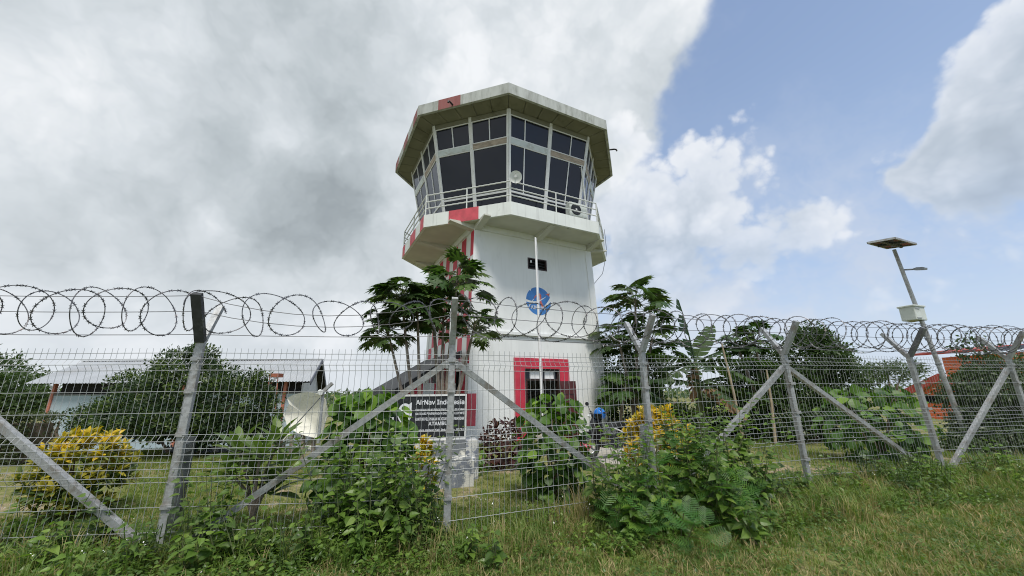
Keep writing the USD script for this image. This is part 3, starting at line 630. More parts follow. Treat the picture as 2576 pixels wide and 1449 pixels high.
# three plain strands along the arms, each one thing
def along(x, z, out):
    y = fence_y(x); kk = np.clip(np.searchsorted(FENCE[:, 0], x), 1, 8); n = NRM.get(int(kk), NRM[3]); return np.array([x, y-.05, 0]) + [*(n*out), z]
for z, out, lab, sag in ((2.70, .33, 'topmost plain wire strand over the mesh fence', .10), (2.54, .21, 'middle plain wire strand through the razor coils', .08), (2.29, .03, 'lowest plain wire strand, just above the mesh panels', .03)):
    pts = []
    for k in range(0, 8):
        a, b = FENCE[k], FENCE[k+1]; na, nb = NRM.get(k, NRM[1]), NRM.get(k+1, NRM[7])
        for s in np.linspace(0, 1, 9)[:-1]:
            q = a*(1-s)+b*s; n = na*(1-s)+nb*s; sg = sag*(2.2 if k == 2 and out > .1 else .25 if k != 2 else .6)*4*s*(1-s)
            pts.append(v3(q - n*.05 + n*out, z - sg))
    t = thing('wire_strand', lab, 'wire', pts[0]); put('strand', MB().tube(pts, .0042, 5), M['razor'], t)
    for j in range(1, 8): q = pts[j*8]; put('tie_clip', MB().box(q, (.03, .03, .03)), M['galv'], t)
# razor coils, one per bay
def barb(p, tdir, up):
    tdir = tdir/np.linalg.norm(tdir); up = up - tdir*(up@tdir); up /= np.linalg.norm(up); w_ = np.cross(tdir, up)
    m = MB(); L_, h = .024, .020; c = .006
    for sgn in (1, -1):
        m.add([p - tdir*c*2, p + tdir*c*2, p + tdir*L_ + up*sgn*h, p + up*sgn*.006 + w_*.003, p - tdir*L_ + up*sgn*h], [(0, 1, 3), (1, 2, 3), (0, 3, 4), (3, 1, 2)][:3])
    return m
BAYL = {1: 'at the left edge, wide open loops', 2: 'stretched and drooping, left of the papaya', 3: 'crossing the tower emblem and wall', 4: 'before the banana plants', 5: 'just left of the solar lamp', 6: 'right of the solar lamp, dense small loops', 7: 'beyond the right edge'}
for k in range(1, 8):
    a, b = np.array(FENCE[k]), np.array(FENCE[k+1]); L_ = np.linalg.norm(b-a); d = (b-a)/L_; n = np.array([d[1], -d[0]])
    turns = {1: 10.5, 2: 8.5, 3: 9.5, 4: 11, 5: 12, 6: 13, 7: 13}[k]; pitch = L_/turns; R_ = {1: .262, 2: .245, 3: .262, 4: .255, 5: .265, 6: .265, 7: .26}[k]
    T_ = np.linspace(0, turns*2*np.pi, int(turns*44)); A_ = {1: .13, 2: .15, 3: .13, 4: .12, 5: .11, 6: .11, 7: .1}[k]
    rv = 1 + .09*np.sin(T_*.37+k) + .06*np.sin(T_*.83+2*k) + .03*np.sin(T_*2.3+k)
    if k == 2: rv = rv*(1 - .20*smooth01(T_/T_[-1], .35, .6))
    B_ = {1: -.03, 2: -.13, 3: .19, 4: .13, 5: .08, 6: .04, 7: .0}[k]
    s = T_/(2*np.pi)*pitch + (B_ + .05*np.sin(T_*.5+k))*np.cos(T_ + .25*np.sin(T_*.21)) + A_*.35*np.cos(1.5*T_+k) + .03*np.sin(T_*.21+k)
    zc = 2.575 + .02*np.sin(T_*.3+k) - (.06*np.sin(np.pi*T_/T_[-1]) if k == 2 else 0)
    lo = R_*rv
    pts = np.stack([a[0]+d[0]*s + n[0]*lo*np.cos(T_) , a[1]+d[1]*s + n[1]*lo*np.cos(T_), zc + lo*np.sin(T_)], 1)
    t = thing('razor_coil', 'coil of razor wire on the fence top %s' % BAYL[k], 'razor wire', v3((a+b)/2, 2.575))
    put('coil_wire', MB().tube(pts, .0055, 5), M['razor'], t)
    ln = np.concatenate([[0], np.cumsum(np.linalg.norm(np.diff(pts, axis=0), axis=1))]); q = np.arange(.05, ln[-1], max(.075, ln[-1]/290))
    tg = np.gradient(pts, axis=0)
    for x in q:
        i_ = min(np.searchsorted(ln, x), len(pts)-1)
        put('barb', barb(pts[i_], tg[i_], np.array([np.cos(x*9), np.sin(x*7), .8])), M['razor'], t)

# ------------------------------------------------------------------ sign on its masonry base
Ys = 7.65
tl, tr, br_, bl_ = at(994, 1003, Ys+.0), at(1170, 991, Ys+.35), at(1168, 1099, Ys+.35), at(994, 1108, Ys)
sx = (tr-tl)*[1, 1, 0]; SW = np.linalg.norm(sx); sx /= SW; SH = (tl[2]-bl_[2]+tr[2]-br_[2])/2; sn = np.array([sx[1], -sx[0], 0]); so = np.array([tl[0], tl[1], bl_[2]+.01])
def sg_(x, z, o=0.): return so + sx*x + np.array([0, 0, z]) + sn*o
sb = thing('notice_board', 'black notice board with white lettering reading AirNav Indonesia on a whitewashed base', 'sign', sg_(SW/2, -.3))
def flat(pg, o, dpt): return MB().poly(pg, dpt, lambda x, d, z: so + np.outer(x, sx) + np.outer(z, [0, 0, 1]) + np.outer(o-d, sn))
put('board', flat(sbox(0, 0, SW, SH), .0, .04), M['board_black'], sb)
for j, r_ in enumerate((sbox(-.035, SH, SW+.035, SH+.035), sbox(-.035, -.035, SW+.035, 0), sbox(-.035, .0, 0, SH), sbox(SW, .0, SW+.035, SH))): put('board_frame', flat(r_, .015, .07), M['frame_white'], sb)
sgl = [('AirNav Indonesia', .62, .80, .085), ('PERUSAHAAN UMUM LEMBAGA PENYELENGGARA PELAYANAN', .62, .645, .040), ('NAVIGASI PENERBANGAN INDONESIA (LPPNPI)', .62, .555, .040), ('KANTOR PELAYANAN NAVIGASI PENERBANGAN', .62, .42, .052), ('ATAMBUA', .60, .305, .062), ('Bandara Haliwen Kab. Belu Timur - 85711', .62, .175, .034)]
for tx, cx_, cz_, hh in sgl:
    t = meshkit.text_mesh(tx, hh, .004, bold=True); tv = np.array(t.vertices); wdt = np.ptp(tv[:, 0]); mx = SW*(.58 if cx_ > .61 else .5)
    sc = min(1., SW*.70/wdt); tv[:, 0] = (tv[:, 0]-wdt/2)*sc
    put('lettering', (so + np.outer(tv[:, 0]+SW*.64, sx) + np.outer(tv[:, 1]+SH*cz_, [0, 0, 1]) + np.outer(tv[:, 2]+.001, sn), t.faces), M['letter'], sb)
lg = affinity.scale(Point(SW*.145, SH*.60).buffer(1, 24), SW*.098, SH*.235)
lg = unary_union([lg, Polygon([(SW*.19, SH*.80), (SW*.235, SH*.86), (SW*.235, SH*.70)])])
put('round_logo', flat(lg, .006, .005), M['letter'], sb)
bm = put('masonry_base', MB().hexa([sg_(.25, -.62, .10), sg_(SW+.02, -.62, .10), sg_(SW+.02, -.62, -.30), sg_(.25, -.62, -.30), sg_(.25, -.036, .10), sg_(SW+.02, -.036, .10), sg_(SW+.02, -.036, -.30), sg_(.25, -.036, -.30)]), M['old_plaster'], sb)
put('grey_pier', MB().hexa([sg_(SW+.022, -.75, .12), sg_(SW+.27, -.75, .12), sg_(SW+.27, -.75, -.32), sg_(SW+.022, -.75, -.32), sg_(SW+.022, -.05, .12), sg_(SW+.27, -.05, .12), sg_(SW+.27, -.05, -.32), sg_(SW+.022, -.05, -.32)]), M['grey_plaster'], sb)
zg = float(gz(*sg_(SW/2, 0)[:2])) - so[2]
put('planter_step', MB().hexa([sg_(.1, zg-.2, .62), sg_(SW+.10, zg-.2, .62), sg_(SW+.29, zg-.2, -.34), sg_(.1, zg-.2, -.34), sg_(.1, zg+.42, .62), sg_(SW+.10, zg+.42, .62), sg_(SW+.29, zg+.42, -.34), sg_(.1, zg+.42, -.34)]), M['grey_plaster'], sb)
put('step_top', MB().hexa([sg_(.12, zg+.421, .60), sg_(SW+.08, zg+.421, .60), sg_(SW+.02, zg+.421, .102), sg_(.12, zg+.421, .102), sg_(.12, zg+.45, .60), sg_(SW+.08, zg+.45, .60), sg_(SW+.02, zg+.45, .102), sg_(.12, zg+.45, .102)]), M['old_plaster'], sb)

# ------------------------------------------------------------------ old satellite dish with feed and lamp
Yd = 9.6
cen = at(768, 1045, Yd); zb = float(gz(cen[0], cen[1])); wd = thing('satellite_dish', 'large weathered white dish panel with ragged edges on short legs, left of the black sign', 'dish', v3(cen, zb))
out = [(722, 1001), (738, 993), (757, 988), (776, 986.5), (795, 989), (808, 996), (818, 1004), (820, 1018), (826, 1044), (821, 1052), (817, 1066), (812, 1086), (806, 1102), (790, 1101), (768, 1096), (748, 1089), (733, 1080), (722, 1072), (719, 1060), (712, 1043), (719, 1034), (724, 1021), (727, 1016)]
C0_ = np.array([768., 1045.]); rings = []
for f_ in (0., .35, .7, 1.):
    row = []
    for (u, v) in out:
        uu_, vv_ = C0_ + (np.array([u, v])-C0_)*f_; row.append(at(uu_, vv_, Yd + .22*(1-f_*f_) - .0))
    rings.append(row)
vs = np.array(rings).reshape(-1, 3); no = len(out); fs = []
for i_ in range(3):
    for j_ in range(no):
        a, b = i_*no+j_, i_*no+(j_+1) % no; fs += [(a, a+no, b+no), (a, b+no, b)]
fs = np.array(fs); back = vs + [0, .03, 0]
put('dish_panel', MB().add(np.vstack([vs, back]), np.vstack([fs, fs[:, ::-1]+len(vs)] + [[(3*no+j_, 3*no+(j_+1) % no, 4*no*2-no+(j_+1) % no), (3*no+j_, 4*no*2-no+(j_+1) % no, 4*no*2-no+j_)] for j_ in range(no)])), M['dish_white'], wd, smooth=35)
pt_, pb_ = at(813, 985, Yd-.25), at(800, 1115, Yd-.25); put('feed_pole', MB().tube([pb_, pt_], .035, 8), M['galv'], wd)
put('strut', MB().tube([at(806, 1000, Yd-.3), at(688, 1130, Yd-.5)], .012, 6), M['galv_dark'], wd)
put('lamp_head', MB().add(*hull([at(806+8*np.cos(a_)*s_, 988+9*np.sin(a_)*s_, Yd-.25+q_) for a_ in np.linspace(0, 6.28, 9)[:-1] for s_, q_ in ((1, -.05), (.7, -.12), (.8, .08))])), M['rail'], wd, smooth=50)
put('feed_arm', MB().beam(at(814, 984, Yd-.25), at(836, 964, Yd-.25), .07, .07), M['galv'], wd)
for u in (735, 763, 790): put('leg', MB().tube([at(u, 1094, Yd+.12), v3(at(u-2, 1150, Yd+.12), float(gz(*at(u-2, 1150, Yd+.12)[:2]))-.05)], .05, 8), M['bark_grey'], wd)
put('curled_edge', MB().add(*hull([at(702, 1103, Yd-.1), at(722, 1086, Yd-.1), at(735, 1092, Yd-.1), at(730, 1104, Yd-.1), at(712, 1108, Yd-.2), at(725, 1094, Yd-.25)])), M['dish_white'], wd)

# ------------------------------------------------------------------ small red and white lattice mast
Ym = 17.
mc = at(690, 1060, Ym); zb = float(gz(mc[0], mc[1])); top = at(694, 948, Ym)
ms = thing('lattice_mast', 'thin rusty red and white lattice mast beside the round tree before the warehouse', 'mast', v3(mc, zb))
for sx_, sy_ in ((-1, -1), (1, -1), (0, 1)):
    a = v3(mc + np.array([sx_*.34, sy_*.3, 0]), zb); b = top + [sx_*.17, sy_*.14, .0]
    put('mast_leg', MB().tube([a, b], .022, 6), M['rust'], ms)
for j in range(9):
    f0, f1 = j/9, (j+1)/9; c0 = v3(mc, zb)*(1-f0)+top*f0; c1 = v3(mc, zb)*(1-f1)+top*f1; w0, w1_ = .34-.17*f0, .34-.17*f1
    put('lattice_bar', MB().tube([c0+[-w0, -w0*.9, 0], c1+[w1_, -w1_*.9, 0]], .012, 4), M['frame_white'] if j % 2 else M['rust'], ms)
    put('lattice_bar', MB().tube([c0+[w0, -w0*.9, 0], c1+[0, w1_*.9, 0]], .012, 4), M['rust'], ms)
put('top_box', MB().box(top+[0, 0, .06], (.42, .36, .16)), M['rust'], ms)

# ------------------------------------------------------------------ warehouse
Ye, Yr = 22., 27.
e0, e1, r0, r1 = at(62, 963, Ye), at(781, 963, Ye), at(212, 904, Yr), at(811, 910.5, Yr)
zt = (e0[2]+e1[2])/2; e0[2] = e1[2] = zt; zr = (r0[2]+r1[2])/2; r0[2] = r1[2] = zr; zb = zt - 3.95
wh = thing('warehouse', 'long low warehouse with pale corrugated roof and blue-grey walls at the left', 'warehouse', v3((e0+e1)/2, zb))
def ribs(A, B, C, D, n, amp):                                # A-B eave, D-C ridge; ribs run from eave to ridge
    up_ = np.cross(np.array(B)-A, np.array(D)-A); up_ /= np.linalg.norm(up_); up_ *= np.sign(up_[2]) or 1
    v, f = [], []
    for j in range(4*n+1):
        s = j/(4*n); h = (0, 1, 1, 0)[j % 4]*amp
        v += [A*(1-s)+B*s + up_*h, D*(1-s)+C*s + up_*h]
    for j in range(4*n): f += [(2*j, 2*j+2, 2*j+3), (2*j, 2*j+3, 2*j+1)]
    v = np.array(v); f = np.array(f); return np.vstack([v, v-up_*.012]), np.vstack([f, f[:, ::-1]+len(v)])
NS = 18
for j in range(NS):
    s0, s1 = j/NS, (j+1)/NS; l = lambda P_, Q_, s: P_*(1-s)+Q_*s
    put('roof_sheet', ribs(l(e0, e1, s0), l(e0, e1, s1), l(r0, r1, s1), l(r0, r1, s0), 5, .035), M['tin_roof'], wh)
bk_ = at(822, 984, 30.5); dy = bk_-e1; put('rear_roof', MB().add([r0, r1, e1+dy, e0+dy, r0-[0, 0, .03], r1-[0, 0, .03], e1+dy-[0, 0, .03], e0+dy-[0, 0, .03]], BOXF), M['tin_roof'], wh)
put('ridge_cap', MB().beam(r0+[0, 0, .03], r1+[0, 0, .03], .35, .05), M['tin_roof'], wh)
xl, xr = e0[0]+1.15, e1[0]-.75; yw = Ye+.6
put('front_wall', MB().box(((xl+xr)/2, yw, (zb+zt-.62)/2-.1), (xr-xl, .15, zt-.62-zb+.2)), M['blue_wall'], wh)
put('vent_band', MB().box(((xl+xr)/2, yw+.25, zt-.30), (xr-xl-.2, .1, .66)), M['dark_inside'], wh)
put('upper_rail', MB().box(((xl+xr)/2, yw-.02, zt-.60), (xr-xl, .2, .06)), M['galv_dark'], wh)
for x in (xl, xl+7.4, xr-.9): put('column', MB().box((x, yw-.06, (zb+zt)/2), (.16, .16, zt-zb)), M['orange_paint'], wh)
gx = lambda q: xr + dy[0]*(q-yw)/dy[1]
gv = np.array([[xr, yw, zb], [gx(yw+6.6), yw+6.6, zb], [gx(yw+6.6), yw+6.6, bk_[2]+.2], [gx(Yr-.6), Yr-.6, zr-.25], [xr, yw, zt-.1]]); put('gable_wall', MB().add(np.vstack([gv, gv-[.12, 0, 0]]), [(0, 1, 2), (0, 2, 3), (0, 3, 4), (5, 7, 6), (5, 8, 7), (5, 9, 8)]), M['tin_roof'], wh)
put('side_wall', MB().box((xl+.0, yw+3.6, (zb+zt)/2-.2), (.15, 7.2, zt-zb-.4)), M['blue_wall'], wh)
for (p, q) in ((e1, r1), (r1, e1+dy)): put('barge_board', MB().beam(p+[0, 0, -.08], q+[0, 0, -.08], .06, .22, up=(0, 0, 1)), M['dark_roof'], wh)
put('gable_soffit', MB().add([e1+[-.02, 0, -.06], r1+[-.02, 0, -.06], r1+[-.8, 0, -.06], e1+[-.8, 0, -.06], e1+dy+[-.02, 0, -.06], e1+dy+[-.8, 0, -.06]], [(0, 1, 2), (0, 2, 3), (1, 4, 5), (1, 5, 2)]), M['dark_inside'], wh)
put('plinth', MB().box(((xl+xr)/2, yw-.25, zb+.12), (xr-xl+.5, .5, .5)), M['concrete'], wh)

# low annex beside the tower
an = thing('annex', 'low red and white annex with a dark sloping roof against the left of the tower', 'building', tw(-4.1, 0.2, 0), math.degrees(YAW))
ax0 = -1.25
put('annex_wall', MB().box((.35, 0, .95), (1.5, 4.4, 1.9)), M['white_wall'], an)
for r_ in range(3):
    for c_ in range(6):
        if (r_+c_) % 2 == 0 and c_ < 4: put('red_square', MB().box((-.4+.19+c_*.375, -2.203, .32+r_*.63), (.37, .006, .62)), M['red_paint'], an)
        if (r_+c_) % 2 == 0: put('red_square', MB().box((-.403, -1.84+c_*.735, .32+r_*.63), (.006, .73, .62)), M['red_paint'], an)
put('sloping_roof', MB().hexa([(-1.0, -2.6, 1.50), (1.15, -2.6, 2.75), (1.15, 2.5, 2.75), (-1.0, 2.5, 1.50), (-1.0, -2.6, 1.70), (1.15, -2.6, 2.98), (1.15, 2.5, 2.98), (-1.0, 2.5, 1.70)]), M['tarp'], an)

# ------------------------------------------------------------------ orange house on the right
Yh = 21.
hb = at(2362, 941, Yh); hf = hb*[1, 1, 0]; hf /= np.linalg.norm(hf); hx_ = np.array([hf[1], -hf[0], 0])     # the gable faces the road
def onh(u, v): d = ray(u, v); return EYEP + d*((hb-EYEP)@hf/(d@hf))
ho = thing('orange_house', 'orange house with red tiled eaves behind the trees at the right', 'house', hb*[1, 1, 0])
a, b, c = onh(2264, 986), hb, onh(2466, 990)
zb = -.4; wl, wr = (a-b)@hx_+.65, (c-b)@hx_-.65; hsl = (b[2]-a[2])/abs((a-b)@hx_)
def hp(x, d, z): return hb*[1, 1, 0] + np.outer(x, hx_) + np.outer(d, hf) + np.outer(z, [0, 0, 1])
put('gable_wall', MB().poly(Polygon([(wl, zb), (wr, zb), (wr, b[2]-hsl*wr-.14), (0, b[2]-.14), (wl, b[2]+hsl*wl-.14)]), .2, lambda x, d, z: hp(x, d+.5, z)), M['orange_wall'], ho)
for p, q in ((a, b), (b, c)):
    n_ = 7
    for j in range(n_):
        A_, B_ = p*(1-j/n_)+q*(j/n_), p*(1-(j+1)/n_)+q*((j+1)/n_)
        put('roof_tile_strip', MB().beam(A_+hf*3, B_+hf*3, 6., .10), M['tile_roof'], ho)
    put('barge_board', MB().beam(p-hf*.02-[0, 0, .16], q-hf*.02-[0, 0, .16], .05, .30), M['tile_roof'], ho)
put('eave_soffit', MB().beam(a+hx_*.1+hf*.28-[0, 0, .3], a+hx_*.75+hf*.28-[0, 0, .2], .5, .03), M['frame_white'], ho)
for sd in (wl, wr): put('side_wall', MB().poly(sbox(0, zb, 5., a[2]-.05), .15, lambda x, d, z: hp(sd+0*x+d*np.sign(-sd), x+.72, z)), M['orange_wall'], ho)
wq = onh(2345, 1005); wx = (wq-b)@hx_
win = put('window', MB().poly(sbox(wx-.5, wq[2]-.2, wx+.5, wq[2]+.2), .06, lambda x, d, z: hp(x, d+.46, z)), M['dark_wood'], ho); put('pane', MB().poly(sbox(wx-.44, wq[2]-.15, wx+.44, wq[2]+.15), .01, lambda x, d, z: hp(x, d+.44, z)), M['glass'], win)
h2 = thing('upper_house', 'tall red-orange house gable with a dark eave at the far right edge', 'house', at(2600, 1000, 24))
a, b = at(2490, 878, 24.), at(2640, 858, 24.)
put('wall', MB().box(((a[0]+1.6+b[0])/2+.6, 26.4, 1.3), (b[0]-a[0]-.6, 4., 4.9)), M['orange_wall'], h2)
put('wall_band', MB().box(((a[0]+1.6+b[0])/2+.6, 24.37, a[2]-.95), (b[0]-a[0]-.62, .05, .5)), M['blue_wall'], h2)
put('roof', MB().hexa([a+[0, 0, -.12], b+[1., 0, -.12], b+[1., 5, .0], a+[0, 5, .0], a, b+[1., 0, 0], b+[1., 5, .15], a+[0, 5, .15]]), M['tile_roof'], h2)
put('fascia', MB().beam(a+[0, -.03, -.06], b+[1., -.03, -.06], .05, .26), M['dark_roof'], h2)

# ------------------------------------------------------------------ solar street lamp
Yl = 10.6
pt_, pb_ = at(2249, 628, Yl), at(2446, 1135, Yl)
sl = thing('solar_lamp', 'leaning solar street lamp with a panel on top and a pale battery box', 'street lamp', v3(pb_, 0))
ax = pt_-pb_; foot = pb_ - ax*((pb_[2]+.2)/ax[2])
put('pole', MB().tube([foot, pt_], [.062, .045], 12), M['galv'], sl, smooth=50)
zp_ = pt_[2]
def pz(u, v): d = ray(u, v); return EYEP + d*((zp_+.05-EYE)/d[2])
Q = [pz(2183, 612), pz(2232, 625), pz(2305, 615), pz(2251, 600)]
cq = np.mean(Q, 0); Q = [cq + (q-cq) for q in Q]
pan = put('solar_panel', MB().hexa([*[q for q in Q], *[q+[0, 0, .035] for q in Q]]), M['solar'], sl)
for j in range(4): put('panel_frame', MB().beam(Q[j]+[0, 0, .012], Q[(j+1) % 4]+[0, 0, .012], .04, .055), M['galv'], pan)
put('panel_bracket', MB().beam((Q[0]+Q[1])/2-[0, 0, .02], (Q[2]+Q[3])/2-[0, 0, .02], .05, .04).beam((Q[1]+Q[2])/2-[0, 0, .025], (Q[3]+Q[0])/2-[0, 0, .025], .05, .04), M['galv_dark'], sl, kind=None)
la, lb_, lc = at(2272, 679, Yl), at(2304, 677, Yl-.3), at(2329, 676, Yl-.5)
put('lamp_arm', MB().tube([la, lb_], .022, 8), M['lamp_grey'], sl)
hd = lc-lb_; put('lamp_head', MB().beam(lb_-hd*.1, lc, .13, .06).beam(lb_+hd*.1+[0, 0, .03], lc-hd*.2+[0, 0, .03], .09, .04), M['lamp_grey'], sl)
for f_ in (.40, .62): q = pb_*(1-f_)+pt_*f_; put('clamp_band', MB().tube([q-ax*.004, q+ax*.004], .064, 12), M['galv_dark'], sl)
bc = at(2312, 787, Yl-.13); bx_ = put('battery_box', MB().box(bc+[.03, .20, 0], (.50, .34, .38), .35, bev=.015), M['box_grey'], sl)
put('box_lid', MB().box(bc+[.03, .20, .205], (.55, .39, .05), .35, bev=.01), M['box_grey'], bx_)
for z in (-.14, .13): put('box_strap', MB().box(bc+[-.03, .0, z], (.20, .03, .03), .3), M['galv'], bx_)
put('loose_cable', MB().tube([bc+[.14, .1, -.2], bc+[.20, .1, -.36], bc+[.17, .1, -.5]], .008, 5), M['letter'], bx_)

# ------------------------------------------------------------------ motorbike, helmet, slab
sc_ = onground(1560, 1150, .02)
slab = MB().hexa([np.array(p) for p in ((1.9, 8.7, -.2), (3.9, 9.0, -.2), (3.7, 11.6, -.2), (1.6, 12.0, -.2), (1.9, 8.7, .12), (3.9, 9.0, .12), (3.7, 11.6, .12), (1.6, 12.0, .12))])
put('concrete_slab', slab, M['concrete'], kind='structure')
bp_ = at(1532, 1132, 9.5); ba = math.radians(203)          # the bike heads left and a little towards us
bk = thing('motorbike', 'black scooter parked on the concrete slab below the tower corner', 'motorbike', (bp_[0]+.08, bp_[1], .122), math.degrees(ba))
def torus(c, R_, r_, n=28, m_=8):
    a_ = np.arange(n)*2*np.pi/n; b_ = np.arange(m_)*2*np.pi/m_
    v = np.array([[c[0]+(R_+r_*np.cos(q))*np.cos(p), c[1]+r_*np.sin(q), c[2]+(R_+r_*np.cos(q))*np.sin(p)] for p in a_ for q in b_])
    f = []
    for i_ in range(n):
        for j_ in range(m_): A_, B_ = i_*m_+j_, i_*m_+(j_+1) % m_; C_, D_ = ((i_+1) % n)*m_+(j_+1) % m_, ((i_+1) % n)*m_+j_; f += [(A_, C_, B_), (A_, D_, C_)]
    return v, np.array(f)
for x in (.62, -.62):
    wp = put('wheel', MB().add(*torus((x, 0, .28), .225, .05)), M['rubber'], bk, smooth=50)
    put('rim', MB().add(*torus((x, 0, .28), .165, .016)), M['chrome'], wp, smooth=50)
    for j in range(5): a_ = j*2*np.pi/5; put('spoke', MB().beam((x, 0, .28), (x+.165*np.cos(a_), 0, .28+.165*np.sin(a_)), .03, .03, up=(0, 1, 0)), M['galv_dark'], wp)
def blobhull(pts, mat, nm, par=bk, sm=40): return put(nm, MB().add(*hull(pts)), M[mat], par, smooth=sm)
def sym(*p): return [(x, s*y, z) for x, y, z in p for s in (1, -1)]
blobhull(sym((.44, .05, .95), (.52, .07, .80), (.58, .05, .60), (.40, .14, .62), (.30, .15, .42), (.42, .10, .40), (.33, .10, .88)), 'gloss_black', 'front_shield')
blobhull(sym((.50, .045, .60), (.74, .05, .58), (.86, .045, .46), (.40, .05, .50), (.62, .06, .60)), 'gloss_black', 'front_mudguard')
blobhull(sym((.34, .11, .34), (-.30, .13, .34), (.30, .13, .24), (-.28, .13, .24)), 'black', 'floor_board')
blobhull(sym((-.02, .12, .50), (.02, .13, .38), (-.62, .10, .62), (-.90, .05, .74), (-.60, .12, .46), (-.30, .14, .66), (-.86, .06, .62)), 'gloss_black', 'rear_body')
blobhull(sym((.02, .10, .66), (-.10, .13, .76), (-.60, .13, .80), (-.86, .08, .82), (-.86, .08, .76), (-.20, .13, .66)), 'black', 'seat')
blobhull(sym((-.86, .06, .76), (-.94, .04, .74), (-.90, .06, .66)), 'red_paint', 'tail_light')
blobhull(sym((.50, .09, .98), (.58, .06, .92), (.42, .12, 1.00), (.36, .06, .98), (.46, .06, .90)), 'gloss_black', 'handlebar_cowl')
blobhull(sym((.575, .06, .96), (.60, .04, .92), (.57, .06, .89)), 'letter', 'headlight')
for s in (1, -1):
    put('handgrip', MB().tube([(.40, s*.12, .98), (.36, s*.24, 1.0), (.30, s*.36, 1.0)], .018, 8), M['rubber'], bk)
    mp = put('mirror_stalk', MB().tube([(.40, s*.20, 1.0), (.42, s*.27, 1.14)], .008, 6), M['black'], bk)
    put('mirror', MB().add(*hull([(.42+.015*q, s*.30+.065*np.cos(a_), 1.18+.045*np.sin(a_)) for a_ in np.linspace(0, 6.28, 11)[:-1] for q in (-1, 1)])), M['gloss_black'], mp)
    put('fork', MB().tube([(.48, s*.07, .80), (.62, s*.07, .28)], .02, 8), M['galv_dark'], bk)
put('exhaust', MB().tube([(-.1, -.14, .26), (-.4, -.17, .27), (-.82, -.18, .40)], [.025, .05, .055], 10), M['galv_dark'], bk)
put('engine', MB().box((-.22, 0, .30), (.42, .18, .22), bev=.03), M['lamp_grey'], bk)
put('kick_stand', MB().tube([(-.10, .10, .24), (-.06, .20, .0)], .012, 6), M['galv'], bk)
put('paper_bundle', MB().beam((-.30, .155, .52), (.0, .16, .64), .02, .09, up=(0, 1, 0)), M['paper'], bk)
hc = at(1508, 1042, 9.25)
hm = thing('helmet', 'glossy blue motorcycle helmet hung on the handlebar of the black scooter', 'helmet', hc)
ic = trimesh.creation.icosphere(3, .135); v = np.array(ic.vertices)*[1, 1.12, 1.08]; keep = v[ic.faces].mean(1)[:, 2] > -.085; v2 = v*.93
shell = MB().add(v+hc, ic.faces[keep]).add(v2+hc, ic.faces[keep][:, ::-1]); put('shell', shell, M['helmet_blue'], hm, smooth=60)
vis = v[:, :]*1.02; kf = (v[ic.faces].mean(1)[:, 1] < -.05) & (v[ic.faces].mean(1)[:, 2] < .015) & (v[ic.faces].mean(1)[:, 2] > -.085) & (v[ic.faces].mean(1)[:, 0] < .02); put('visor', MB().add(vis+hc, ic.faces[kf]), M['gloss_black'], hm, smooth=60)
put('chin_strap', MB().tube([hc+[-.10, 0, -.09], hc+[-.04, -.02, -.19], hc+[.06, 0, -.09]], .008, 5), M['black'], hm)
pkc = at(1472, 1130, 7.0)
pk = thing('pink_rag', 'scrap of pink plastic caught in the shrub beside the scooter', 'rag', pkc)
for q, (u, v) in enumerate(((1472, 1128), (1480, 1122), (1466, 1117), (1474, 1138))):
    c_ = at(u, v, 7.0); put('fold', MB().add([c_+[-.05, 0, -.05+.01*q], c_+[.05, .02, -.04], c_+[.04, -.03, .05], c_+[-.03, .03, .04], c_+[0, -.05, 0]], [(0, 1, 4), (1, 2, 4), (2, 3, 4), (3, 0, 4)]), M['pink'], pk)

# ------------------------------------------------------------------ leaves
def leaf_tpl(ts, ws, fold=.25, droop=.15, back=0.):
    v, f = [], []
    for t_, w_ in zip(ts, ws):
        z = -droop*t_*t_; v += [(t_, w_, z+fold*w_), (t_, 0, z), (t_, -w_, z+fold*w_)]
    for j in range(len(ts)-1):
        a_ = 3*j; f += [(a_, a_+1, a_+4), (a_, a_+4, a_+3), (a_+1, a_+2, a_+5), (a_+1, a_+5, a_+4)]
    return np.array(v, float), np.array(f)
T = {}
T['lance'] = leaf_tpl([0, .22, .5, .78, 1], [.012, .10, .15, .12, .0], .3, .22)
T['round'] = leaf_tpl([0, .10, .32, .62, .86, 1], [.03, .28, .44, .42, .22, .02], .14, .14)
T['heart'] = leaf_tpl([0, .07, .28, .58, .82, 1], [.02, .27, .34, .24, .10, 0], .25, .28)
T['croton'] = leaf_tpl([0, .3, .6, .85, 1], [.02, .13, .17, .11, 0], .35, .25)
T['oval'] = leaf_tpl([0, .35, .75, 1], [.02, .26, .20, 0], .3, .2)
T['tiny'] = (np.array([(0, 0, 0), (.5, .25, .06), (1, 0, -.08), (.5, -.25, .06)]), np.array([(0, 2, 1), (0, 3, 2)]))
